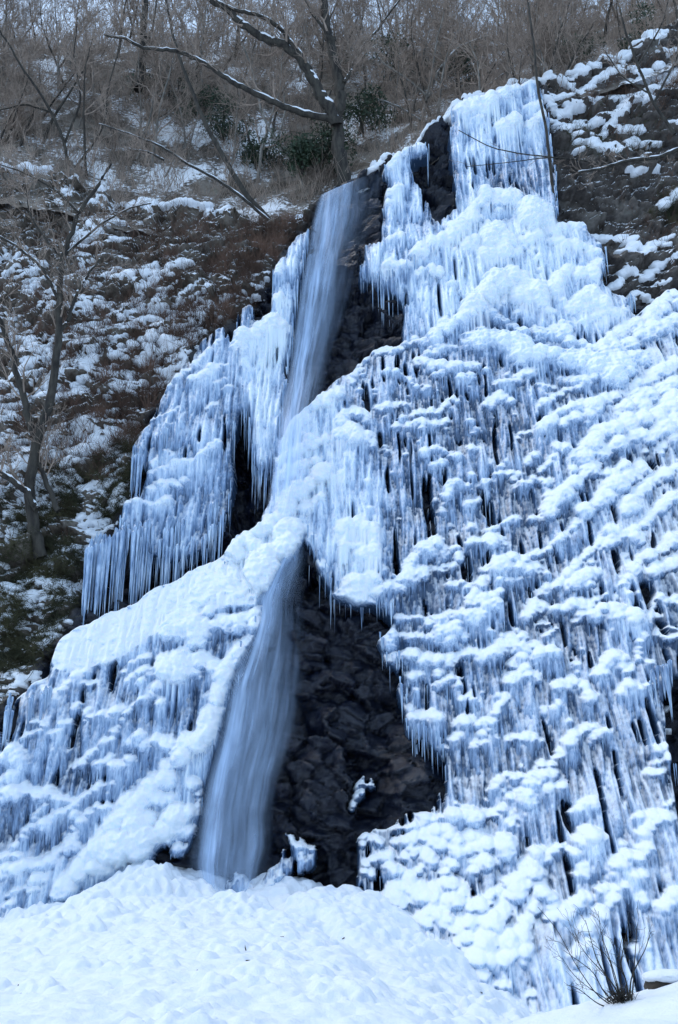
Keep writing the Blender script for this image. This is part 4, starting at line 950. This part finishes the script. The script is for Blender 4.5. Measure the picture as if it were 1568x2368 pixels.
sn = 0.47 + 0.6 * fbm(HX * 0.32, HY * 0.32, 205, 4) + 0.5 * (nbz - 0.72)
for cx, cy, rx, ry, amt in ((50, 355, 120, 30, .2), (430, 410, 120, 45, .32), (640, 160, 90, 60, .25), (520, 320, 160, 60, .2), (1130, 160, 80, 50, .3), (850, 330, 60, 90, .2)):
    w_ = at(cx, cy, 46.0 + max(0, (400 - cy)) * 0.035)
    sn = sn + amt * np.exp(-((HX - w_[0]) / (rx / FP * 55)) ** 2 - ((HZ - w_[2]) / (ry / FP * 70)) ** 2)
hillb = mesh_np('hillside', np.stack([HX, HY, HZ], -1).reshape(-1, 3), grid_faces(len(hx), len(hy)), M['rock'],
                attrs={'hill': np.ones(HX.size), 'snow': sn.ravel()})
tag(hillb, kind='structure')
HZf = Field(lambda a, b: FBz(a, b), -46, 46, 40.5, 96, 0.5)

# ------------------------------------------------------------------ twigs, tubes, trees
def tubes(lst):
    """lst: (points (n,3), radii (n,), sides) -> one set of verts and faces"""
    vv = []; qq = []; n0 = 0
    for p, r, sd_ in lst:
        p = np.asarray(p, float); r = np.asarray(r, float); n = len(p)
        d = np.gradient(p, axis=0); d /= np.linalg.norm(d, axis=1, keepdims=True) + 1e-9
        ref = np.where(np.abs(d[:, 2:3]) < 0.9, np.array([[0, 0, 1.0]]), np.array([[1.0, 0, 0]]))
        a = np.cross(d, ref); a /= np.linalg.norm(a, axis=1, keepdims=True) + 1e-9
        b = np.cross(d, a)
        an = np.arange(sd_) / sd_ * 2 * math.pi
        ring = p[:, None] + r[:, None, None] * (np.cos(an)[None, :, None] * a[:, None] + np.sin(an)[None, :, None] * b[:, None])
        vv.append(ring.reshape(-1, 3))
        i = np.arange(n - 1)[:, None] * sd_; k = np.arange(sd_)[None]; k2 = (k + 1) % sd_
        qq.append(np.stack([i + k, i + k2, i + sd_ + k2, i + sd_ + k], -1).reshape(-1, 4) + n0)
        n0 += n * sd_
    return np.concatenate(vv), np.concatenate(qq)

def rv(): return np.array([random.gauss(0, 1), random.gauss(0, 1), random.gauss(0, 1)])
def unit(a): return a / (np.linalg.norm(a) + 1e-9)

def grow(out, p, d, L, r, lev, up=0.12, spread=0.75, kids=(5, 5, 4), minr=0.006):
    n = 6 if lev > 1 else 4
    pts_ = [p]; rad = [r]; dd = unit(d)
    for k in range(n):
        dd = unit(dd + 0.20 * rv() + np.array([0, 0, up]))
        pts_.append(pts_[-1] + dd * L / n); rad.append(max(minr, r * (1 - 0.72 * (k + 1) / n)))
    out.append((pts_, rad, 6 if lev >= 3 else 4 if lev == 2 else 3))
    if lev <= 0: return
    for _ in range(kids[min(lev, len(kids)) - 1]):
        f = random.uniform(0.25, 1.0); i = min(n - 1, int(f * n))
        q = pts_[i] + (pts_[i + 1] - pts_[i]) * (f * n - i)
        nd_ = unit(unit(pts_[i + 1] - pts_[i]) + spread * unit(rv()))
        grow(out, q, nd_, L * random.uniform(0.35, 0.62), max(minr, rad[i] * random.uniform(0.4, 0.6)), lev - 1, up, spread, kids, minr)

# bare saplings of the wood on the hillside
protos = []
for k in range(8):
    random.seed(100 + k)
    tr, br = [], []
    h = random.uniform(6.5, 10)
    p = np.zeros(3); trunk_pts = [p]; rr = [0.11]
    d = unit(np.array([random.gauss(0, .10), random.gauss(0, .1) - 0.1, 1.0]))
    for i in range(9):
        d = unit(d + 0.10 * rv() + np.array([0, 0, 0.1])); trunk_pts.append(trunk_pts[-1] + d * h / 9); rr.append(0.11 * (1 - 0.85 * (i + 1) / 9))
    tr.append((trunk_pts, rr, 6))
    for i in range(2, 10):
        for _ in range(2 if i < 5 else 3):
            if random.random() < 0.2: continue
            dr = unit(np.array([random.gauss(0, 1), random.gauss(0, 1), random.uniform(0.3, 1.3)]))
            grow(br, trunk_pts[i], dr, h * random.uniform(0.16, 0.36), rr[i] * 0.6, 2, 0.12, 0.7, (5, 5), 0.011)
    root = empty('bare_tree', (0, 0, 0))
    a, b = tubes(tr); ot = mesh_np('trunk', a, b, M['pale_bark'] if k % 2 else M['bark'], root)
    a, b = tubes(br); oc = mesh_np('crown', a, b, M['twig'], root)
    protos.append((root, ot, oc))
used = [False] * len(protos)
ZONES = [('thin bare tree of the grey brown wood covering the hillside above the left rock outcrop', 'bare trees on the left hillside', -300, 620, 60, 430, 105),
         ('thin bare tree of the brown wood behind the snowy crest of the falls', 'bare trees behind the crest', 620, 1330, 40, 330, 95),
         ('thin bare tree on the skyline slope at the upper right', 'bare trees at the upper right', 1250, 1700, 0, 130, 34)]
rt = random.Random(5)
for lab, grp, xa, xb, ya, yb, n in ZONES:
    for _ in range(n):
        px = rt.uniform(xa, xb); py = yb - (yb - ya) * rt.random() ** 0.8
        best = None
        for Y in np.arange(41.5, 75, 0.5):
            w_ = at(px, py, Y)
            if w_[2] < float(FBz(w_[0], Y)): best = w_; break
        if best is None: best = at(px, py, 62)
        k = rt.randrange(len(protos))
        root, ot, oc = protos[k]
        if used[k]:
            r2 = root.copy(); COL.objects.link(r2)
            for ch in (ot, oc):
                c2 = ch.copy(); COL.objects.link(c2); c2.parent = r2
        else: r2 = root; used[k] = True
        r2.location = (best[0], best[1], float(HZf(best[0], best[1])) - 0.25)
        sc_ = rt.uniform(0.45, 1.0)
        r2.scale = (sc_, sc_, sc_ * rt.uniform(0.9, 1.15)); r2.rotation_euler = (rt.gauss(0, .08), rt.gauss(0, .08), rt.uniform(0, 6.28))
        tag(r2, lab, 'tree', grp)

def twig_cloud(P, D, L, R, sides=3):
    """single tapering twigs from points P along D"""
    P = np.asarray(P); D = np.asarray(D); n = len(P)
    ref = np.tile(np.array([[0.3, 0.9, 0.2]]), (n, 1))
    a = np.cross(D, ref); a /= np.linalg.norm(a, axis=1, keepdims=True) + 1e-9
    b = np.cross(D, a)
    mid = P + D * L[:, None] * 0.5 + RNG.normal(0, 0.06, (n, 3)) * L[:, None]
    tip = P + D * L[:, None] + RNG.normal(0, 0.08, (n, 3)) * L[:, None]
    an = np.arange(sides) / sides * 2 * math.pi
    o = np.cos(an)[None, :, None] * a[:, None] + np.sin(an)[None, :, None] * b[:, None]
    v_ = np.concatenate([P[:, None] + o * R[:, None, None], mid[:, None] + o * R[:, None, None] * 0.7, tip[:, None]], 1)
    K = v_.shape[1]; off = (np.arange(n) * K)[:, None, None]
    q = np.array([(s, (s + 1) % sides, sides + (s + 1) % sides, sides + s) for s in range(sides)])
    t_ = np.array([(sides + s, sides + (s + 1) % sides, K - 1) for s in range(sides)])
    return v_.reshape(-1, 3), [(q[None] + off).reshape(-1, 4), (t_[None] + off).reshape(-1, 3)]

def hill_points(n, zones):
    """points on the left hill / right rock: zones are (px, py, rx, ry, weight)"""
    w_ = np.array([z[4] for z in zones], float); w_ /= w_.sum()
    k = RNG.choice(len(zones), n, p=w_); z = np.array(zones, float)[k]
    px = z[:, 0] + RNG.normal(0, 1, n) * z[:, 2]; py = z[:, 1] + RNG.normal(0, 1, n) * z[:, 3]
    X, Y, Z = unproj(px, py)
    okk = (look(HILLM, px, py) > 0.5) & (Z < ztop(X)) & (fbm(X * 0.9, Z * 0.9, 301, 3) > -0.12)
    X, Z = X[okk], Z[okk]
    return X, rocksurf(X, Z), Z

def brushes(name, n, zones, m_, l0, l1, r0, r1, per, lab):
    X, Y, Z = hill_points(n, zones)
    P = np.repeat(np.stack([X, Y + 0.05, Z], -1), per, 0) + RNG.normal(0, 0.07, (len(X) * per, 3))
    D = RNG.normal(0, 0.55, P.shape) + np.array([0.0, -0.55, 0.75]); D /= np.linalg.norm(D, axis=1, keepdims=True)
    a, b = twig_cloud(P, D, RNG.uniform(l0, l1, len(P)), RNG.uniform(r0, r1, len(P)))
    tag(mesh_np(name, a, b, m_), lab, None, None, 'stuff')
BR = [(600, 600, 60, 45, 2.2), (420, 760, 60, 60, 2), (250, 790, 110, 70, 2), (330, 900, 60, 60, 1.5), (310, 1010, 40, 40, 1.5), (640, 520, 40, 30, 1.2), (120, 800, 80, 120, 1.2), (200, 640, 150, 80, 1.2), (450, 620, 90, 60, 1.4), (350, 520, 150, 50, 1), (80, 1000, 80, 90, 1.2), (200, 1020, 60, 60, 1.2), (540, 720, 40, 40, 1), (1450, 300, 90, 80, .5), (1480, 200, 90, 50, .9), (1540, 480, 40, 50, .4)]
brushes('brush', 5000, BR, M['brush'], 0.25, 0.95, 0.005, 0.010, 9, None)
GRS = [(230, 1130, 80, 40, 2), (90, 1250, 70, 80, 2), (60, 1400, 60, 60, 2), (150, 1180, 70, 60, 1.5), (300, 1050, 30, 30, 1), (20, 1520, 50, 60, 1.2), (1030, 450, 20, 20, .3), (1420, 310, 60, 30, .4), (1550, 470, 25, 25, .4)]
X, Y, Z = hill_points(4200, GRS)
P = np.repeat(np.stack([X, Y - 0.02, Z], -1), 8, 0) + RNG.normal(0, 0.06, (len(X) * 8, 3))
D = RNG.normal(0, 0.45, P.shape) + np.array([0.1, -0.75, -0.25]); D /= np.linalg.norm(D, axis=1, keepdims=True)
a, b = twig_cloud(P, D, RNG.uniform(0.2, 0.6, len(P)), RNG.uniform(0.006, 0.012, len(P)))
tag(mesh_np('grass', a, b, M['grass']), kind='stuff')
# undergrowth of the wood
n = 9000
X = RNG.uniform(-30, 30, n); Y = RNG.uniform(42, 74, n)
okk = fbm(X * 0.3, Y * 0.3, 311, 3) > -0.15; X, Y = X[okk], Y[okk]
P = np.repeat(np.stack([X, Y, HZf(X, Y)], -1), 6, 0) + RNG.normal(0, 0.15, (len(X) * 6, 3))
D = RNG.normal(0, 0.4, P.shape) + np.array([0, -0.1, 1.0]); D /= np.linalg.norm(D, axis=1, keepdims=True)
a, b = twig_cloud(P, D, RNG.uniform(0.5, 2.4, len(P)), RNG.uniform(0.008, 0.016, len(P)))
tag(mesh_np('undergrowth', a, b, M['twig']), kind='stuff')

# ------------------------------------------------------------------ trees traced one by one
def smooth_line(p, n):
    p = np.asarray(p, float)
    s = np.concatenate([[0], np.cumsum(np.linalg.norm(np.diff(p, axis=0), axis=1))]); q = np.linspace(0, s[-1], n)
    o = np.stack([np.interp(q, s, p[:, k]) for k in range(3)], -1)
    for _ in range(2): o[1:-1] = (o[:-2] + 2 * o[1:-1] + o[2:]) / 4
    return o

def traced_tree(name, label, Y0, limbs, twig_mat='twig', bark='bark', twigs=14, tl_=1.6, snow=True, seed=1, lev=2):
    """limbs: (points in photograph pixels, start radius px, end radius px, depth change to the tip, snowy)"""
    random.seed(seed)
    sc_ = Y0 / cT / FP * 1.16
    base = at(*limbs[0][0][0], Y0)
    root = empty(name, base); tag(root, label, 'tree')
    cr = []
    for k, (pp, ra, rb, dy, sn_, *_o) in enumerate(limbs):
        n = max(8, len(pp) * 5)
        off = limbs[k][5] if len(limbs[k]) > 5 else 0
        q = np.array([at(a, b, Y0 + off + dy * i / (len(pp) - 1)) for i, (a, b) in enumerate(pp)])
        q = smooth_line(q, n)
        kk = np.linspace(0, 1, n)
        q += (0.012 * np.sin(kk * 23 + k)[:, None] + np.random.default_rng(k + seed).normal(0, 0.012, q.shape)) * (ra * sc_ / 0.1)
        r = (ra + (rb - ra) * kk) * sc_
        a, b = tubes([(q, r, 8)])
        lo = mesh_np('trunk' if k == 0 else 'limb', a, b, M[bark], root)
        if sn_ and snow:
            i0 = 2 if k == 0 else 0
            a, b = tubes([(q[i0:] + np.array([0, -0.15, 0.75]) * r[i0:, None], np.maximum(r[i0:] * 0.78, 0.018) * (0.75 + 0.25 * np.sin(kk[i0:] * 40 + seed)), 6)])
            mesh_np('snow', a, b, M['snow'], lo)
        for _ in range(twigs if k else twigs // 2):
            f = random.uniform(0.25 if k else 0.5, 1.0); i = min(n - 2, int(f * (n - 1)))
            d = unit(unit(q[i + 1] - q[i]) + 0.9 * unit(rv()) + np.array([0, 0, 0.35]))
            grow(cr, q[i], d, tl_ * random.uniform(0.4, 1.0), max(0.008, r[i] * 0.35), lev, 0.08, 0.7, (4, 5), 0.006)
    if cr:
        a, b = tubes(cr); mesh_np('twigs', a, b, M[twig_mat], root)
    return root

traced_tree('mossy_tree', 'thick dark mossy tree at the lip of the falls with snow lined limbs reaching left', 42.0, [
    ([(795, 480), (793, 420), (790, 360), (780, 300), (778, 270), (790, 225), (785, 180), (768, 130), (757, 60), (746, 0), (740, -70)], 17, 8, 1.0, False),
    ([(778, 290), (755, 240), (735, 205), (710, 165), (690, 125), (660, 103), (620, 95), (570, 62), (520, 20), (470, -15)], 14, 6, -1.0, True),
    ([(690, 122), (650, 65), (605, 36), (555, 26), (505, 8), (480, -20)], 6, 3, -0.5, True, -0.6),
    ([(764, 274), (700, 262), (640, 241), (590, 216), (540, 192), (480, 150), (430, 122), (380, 114), (325, 111), (300, 92), (240, 80)], 8, 2.5, -3.0, True),
    ([(796, 190), (812, 165), (826, 140)], 4, 2, -0.2, True, 0.2),
    ([(786, 215), (830, 120), (880, 60), (930, -10)], 4.5, 2, 0.4, True, 0.3), ([(760, 80), (720, 30), (690, -30)], 4, 2, 0, False, 0.6)], twigs=20, tl_=2.0, seed=3, bark='bark')
traced_tree('leaning_tree', 'grey leaning tree with a snowy branch left of the lip', 41.0, [
    ([(640, 530), (570, 450), (500, 335), (460, 250), (425, 165), (395, 60), (380, -20)], 6.5, 2.5, 1.5, False),
    ([(632, 520), (560, 455), (490, 408), (430, 378), (370, 335), (300, 310), (230, 285)], 4, 1.3, -1, True, -0.4),
    ([(380, 370), (340, 350), (300, 345)], 2.5, 1.5, -0.5, True, -0.8)], bark='bark', twigs=10, seed=5)
traced_tree('leaning_tree', 'slim pale leaning tree between the snow patches and the mossy tree', 43.5, [
    ([(712, 470), (690, 400), (640, 330), (600, 250), (590, 180), (560, 100)], 4, 2, 1, False), ([(640, 330), (660, 260), (655, 200)], 2.5, 1.2, 0, False)], bark='pale_bark', twigs=10, seed=8)
traced_tree('gnarled_tree', 'tall grey tree with a crooked trunk standing on the grassy slope at far left', 33.0, [
    ([(95, 1290), (70, 1200), (75, 1080), (90, 1000), (122, 900), (137, 790), (132, 700), (147, 600), (180, 490), (260, 380)], 13, 3, -1.0, False),
    ([(78, 1010), (50, 900), (22, 800), (0, 740), (-40, 690)], 8, 4, -0.6, False, -0.2),
    ([(85, 1180), (60, 1135), (30, 1113), (-5, 1088), (-50, 1065)], 7, 5, -0.6, True, -0.3),
    ([(135, 1180), (105, 1110), (85, 1050), (88, 1000)], 6, 4, 0, False, -0.2),
    ([(138, 770), (160, 735), (172, 690), (200, 640), (230, 600)], 5, 2, -0.4, True, -0.4),
    ([(134, 690), (100, 620), (40, 570), (0, 545), (-40, 540)], 4, 2, -0.6, True, -0.7),
    ([(147, 600), (110, 560), (70, 500), (60, 430)], 3, 1.5, -0.6, False, -0.8),
    ([(180, 490), (130, 440), (60, 400), (0, 380)], 2.5, 1.2, -0.6, False, -0.9),
    ([(150, 590), (230, 520), (300, 480), (350, 470)], 3, 1.3, -0.6, True, -0.8)], twigs=13, tl_=1.8, seed=11)
traced_tree('dark_tree', 'straight dark mossy trunk at the top left behind the long snowy limb', 47.0, [
    ([(318, 210), (330, 120), (332, 60), (336, -10), (340, -80)], 10, 7, 0.5, False), ([(325, 140), (355, 60), (362, 0)], 4, 2, 0, False)], twigs=10, seed=13)
traced_tree('thin_tree', 'thin dark tree standing in front of the right end of the crest ice', 38.5, [
    ([(1284, 480), (1272, 380), (1262, 290), (1250, 240), (1240, 180), (1234, 100), (1222, 20), (1216, -40)], 3.8, 2.4, 0, False),
    ([(1470, 365), (1400, 378), (1290, 365), (1200, 355), (1130, 340), (1060, 300)], 2.2, 0.9, -0.5, False, 0.2),
    ([(1400, 378), (1280, 362), (1180, 375), (1080, 385)], 1.5, 0.7, -0.5, False, 0.1)], twigs=5, tl_=0.9, seed=17, lev=1)
traced_tree('thin_tree', 'thin dark tree at the upper right with one thick snow covered branch', 38.0, [
    ([(1560, 310), (1510, 240), (1475, 150), (1445, 70), (1425, -10)], 4, 2.2, 0, False),
    ([(1600, 335), (1568, 345), (1520, 365), (1450, 372), (1390, 390), (1338, 398)], 5, 2.5, -0.3, True),
    ([(1510, 240), (1568, 130), (1580, 60)], 3, 1.5, -0.2, False), ([(1475, 150), (1530, 60), (1550, -20)], 2.5, 1.2, -0.2, False),
    ([(1500, 215), (1440, 180), (1400, 120)], 2, 1, -0.2, False)], twigs=12, tl_=1.2, seed=19)
traced_tree('pale_tree', 'pale forked tree with snowy branches behind the crest of the falls', 45.5, [
    ([(960, 330), (972, 285), (990, 225), (1012, 165), (1060, 108), (1130, 82)], 5, 2, 0.5, True), ([(990, 225), (940, 180), (890, 150), (840, 100)], 3, 1.3, 0.3, False),
    ([(985, 235), (1000, 160), (1010, 90), (1030, 20)], 3, 1.5, 0.3, False), ([(975, 280), (920, 245), (860, 225), (830, 205)], 2.5, 1.2, -0.3, True), ([(1100, 225), (1150, 180), (1190, 155)], 3, 1.5, 0, True)], bark='pale_bark', twigs=10, seed=23)
traced_tree('bent_tree', 'bent dark sapling arching over the left edge of the hillside wood', 44.5, [
    ([(165, 420), (150, 330), (110, 240), (60, 170), (30, 120), (0, 70)], 4, 2, -1, False), ([(150, 330), (190, 230), (170, 130), (180, 40)], 3, 1.2, -0.4, False), ([(120, 260), (60, 240), (0, 255)], 2.5, 1.5, -0.4, False),
    ([(165, 400), (240, 300), (250, 200), (280, 100)], 3, 1.2, 0, False)], twigs=12, seed=29)

# evergreen shrubs among the bare trees
def leaves(n, rad, size, rng):
    c = rng.normal(0, 1, (n, 3)); c /= np.linalg.norm(c, axis=1, keepdims=True)
    cl = rng.normal(0, 0.45, (14, 3)); c = c * (rng.random((n, 1)) ** 0.5) * 0.5 + cl[rng.integers(0, 14, n)]
    c *= np.array(rad)
    d = rng.normal(0, 1, (n, 3)); d /= np.linalg.norm(d, axis=1, keepdims=True)
    e = np.cross(d, rng.normal(0, 1, (n, 3))); e /= np.linalg.norm(e, axis=1, keepdims=True)
    s_ = size * rng.uniform(0.6, 1.3, (n, 1))
    v_ = np.stack([c - d * s_, c + e * s_ * 0.4, c + d * s_, c - e * s_ * 0.4], 1).reshape(-1, 3)
    return v_, np.arange(n * 4).reshape(n, 4)
EV = [(735, 330, 43.2, 1.3, 'dark green evergreen shrub beside the base of the mossy tree'), (700, 355, 43.0, 0.9, 'small dark green shrub left of the mossy tree base'), (430, 235, 50, 1.6, 'dull green evergreen shrub on the left hillside wood'),
      (350, 190, 52, 1.7, 'green evergreen shrub below the dark trunk at top left'), (520, 285, 48, 1.3, 'evergreen shrub above the left snow patches'), (885, 150, 52, 1.8, 'olive green evergreen shrub high between the mossy and pale trees'), (1085, 175, 50, 1.4, 'dark evergreen shrub behind the crest of the ice'),
      (1330, 120, 47, 1.3, 'dark shrub on the skyline above the right rock'), (1490, 110, 45, 1.2, 'dark snowy shrub at the upper right corner'), (840, 260, 46, 1.2, 'evergreen shrub just right of the mossy trunk'), (600, 360, 46, 1.1, 'low evergreen shrub between the leaning trees')]
for k, (px, py, Y, r_, lab) in enumerate(EV):
    rg = np.random.default_rng(400 + k)
    p = at(px, py, Y)
    root = empty('evergreen_shrub', (p[0], p[1], p[2] - r_)); tag(root, lab, 'shrub')
    v_, f_ = leaves(2600, (r_ * 1.3, r_ * 1.1, r_), 0.09, rg)
    mesh_np('foliage', v_ + p, f_, M['leaf'], root, smooth=False)
    st = []
    for _ in range(7):
        st.append((np.array([p + (0, 0, -r_ * 1.3), p + rg.normal(0, 0.3, 3) * r_, p + rg.normal(0, 0.7, 3) * r_]), np.array([0.04, 0.025, 0.01]), 4))
    a, b = tubes(st); mesh_np('stem', a, b, M['bark'], root)

# ------------------------------------------------------------------ foreground shrub and stone on the bank
def bank_z(x, y): return float(GZf(x, y))
sp = at(1440, 2335, 11.8); sp[2] = bank_z(sp[0], sp[1]) + 0.02
root = empty('bare_shrub', sp); tag(root, 'bare twiggy shrub with a dark root clump on the snow bank in front', 'shrub')
random.seed(41)
STEM = [[(1310, 1120), (1200, 1060), (1090, 900), (1010, 740), (920, 640)], [(1310, 1120), (1240, 960), (1150, 870), (1080, 760)], [(1312, 1110), (1290, 1000), (1260, 900), (1210, 760), (1200, 660)], [(1315, 1110), (1300, 950), (1310, 850), (1330, 760), (1340, 700)],
        [(1350, 1110), (1360, 1000), (1370, 850), (1380, 720)], [(1310, 1120), (1230, 1060), (1150, 1010), (1080, 950), (1030, 870)], [(1310, 1120), (1220, 1030), (1180, 940), (1110, 890), (1040, 840)], [(1320, 1110), (1270, 960), (1250, 870), (1160, 800)],
        [(1345, 1110), (1330, 980), (1290, 880), (1310, 780)], [(1300, 1120), (1200, 1090), (1100, 1010), (1050, 1000)], [(1340, 1100), (1350, 960), (1420, 830), (1440, 760)], [(1320, 1110), (1280, 1010), (1230, 950), (1190, 880), (1140, 700)]]
tw = []
for k, pl in enumerate(STEM):
    q = tl('D1', pl); dy = random.uniform(-0.5, 0.4)
    pts3 = np.array([at(a, b, 11.8 + dy * i / (len(q) - 1)) for i, (a, b) in enumerate(q)])
    pts3[:, 2] += sp[2] - pts3[0, 2] if k == -1 else 0
    pts3 = smooth_line(pts3, 16)
    rr = np.linspace(random.uniform(0.006, 0.010), 0.0022, 16)
    a, b = tubes([(pts3, rr, 5)]); mesh_np('stem', a, b, M['bark'], root)
    for _ in range(4):
        i = random.randint(6, 14)
        d = unit(unit(pts3[i + 1] - pts3[i]) + 0.6 * unit(rv()) + np.array([0, 0, 0.2]))
        grow(tw, pts3[i], d, random.uniform(0.12, 0.4), rr[i] * 0.5, 1, 0.05, 0.6, (3,), 0.0016)
a, b = tubes(tw); mesh_np('twigs', a, b, M['bark'], root)
rg = np.random.default_rng(5)
n = 170
P = sp + rg.normal(0, 1, (n, 3)) * np.array([0.06, 0.05, 0.03]); D = rg.normal(0, 0.7, (n, 3)) + np.array([0, -0.1, 0.6]); D /= np.linalg.norm(D, axis=1, keepdims=True)
a, b = twig_cloud(P, D, rg.uniform(0.08, 0.2, n), rg.uniform(0.003, 0.006, n)); mesh_np('root_clump', a, b, M['bark'], root)

def lump_mesh(cx, cy, cz, rx, ry, rz, seed, nu=40, nv=24, amp=0.18, fr=2.0, block=0.0):
    u = np.linspace(0, 2 * math.pi, nu, endpoint=False); v_ = np.linspace(0, math.pi, nv)
    U, V_ = np.meshgrid(u, v_, indexing='ij')
    x = np.sin(V_) * np.cos(U); y = np.sin(V_) * np.sin(U); z = np.cos(V_)
    if block: x, y, z = (np.sign(c) * np.abs(c) ** block for c in (x, y, z))
    k = 1 + amp * fbm(x * fr + seed, y * fr + z * fr * 1.3, seed, 3)
    p = np.stack([cx + rx * k * x, cy + ry * k * y, cz + rz * k * z], -1).reshape(-1, 3)
    i = np.arange(nu)[:, None]; j = np.arange(nv - 1)[None]; i2 = (i + 1) % nu
    return p, np.stack([i * nv + j, i * nv + j + 1, i2 * nv + j + 1, i2 * nv + j], -1).reshape(-1, 4)
p = at(1530, 2288, 12.3)
root = empty('stone', p); tag(root, 'brown stone with a thick snow cap on the bank in the bottom right corner', 'stone')
sc_ = 13.0 / FP
a, b = lump_mesh(p[0] + 0.06, p[1], p[2], 42 * sc_, 0.2, 24 * sc_, 3, amp=0.2, block=0.6); mesh_np('boulder', a, b, M['soil'], root)
a, b = lump_mesh(p[0] + 0.07, p[1], p[2] + 24 * sc_, 50 * sc_, 0.24, 15 * sc_, 9, amp=0.15); mesh_np('snow_cap', a, b, M['snow'], root)

n = 26
X = RNG.uniform(-9, 4, n); Y = RNG.uniform(13, 26, n)
i = np.searchsorted(mx, X); j = np.searchsorted(my, Y)
P = np.stack([X, Y, MZ[i, j] + 0.005], -1); D = RNG.normal(0, 1, (n, 3)) * np.array([1, 1, 0.25]); D /= np.linalg.norm(D, axis=1, keepdims=True)
a, b = twig_cloud(P, D, RNG.uniform(0.04, 0.16, n), RNG.uniform(0.006, 0.016, n), 4)
tag(mesh_np('litter', a, b, M['bark']), kind='stuff')
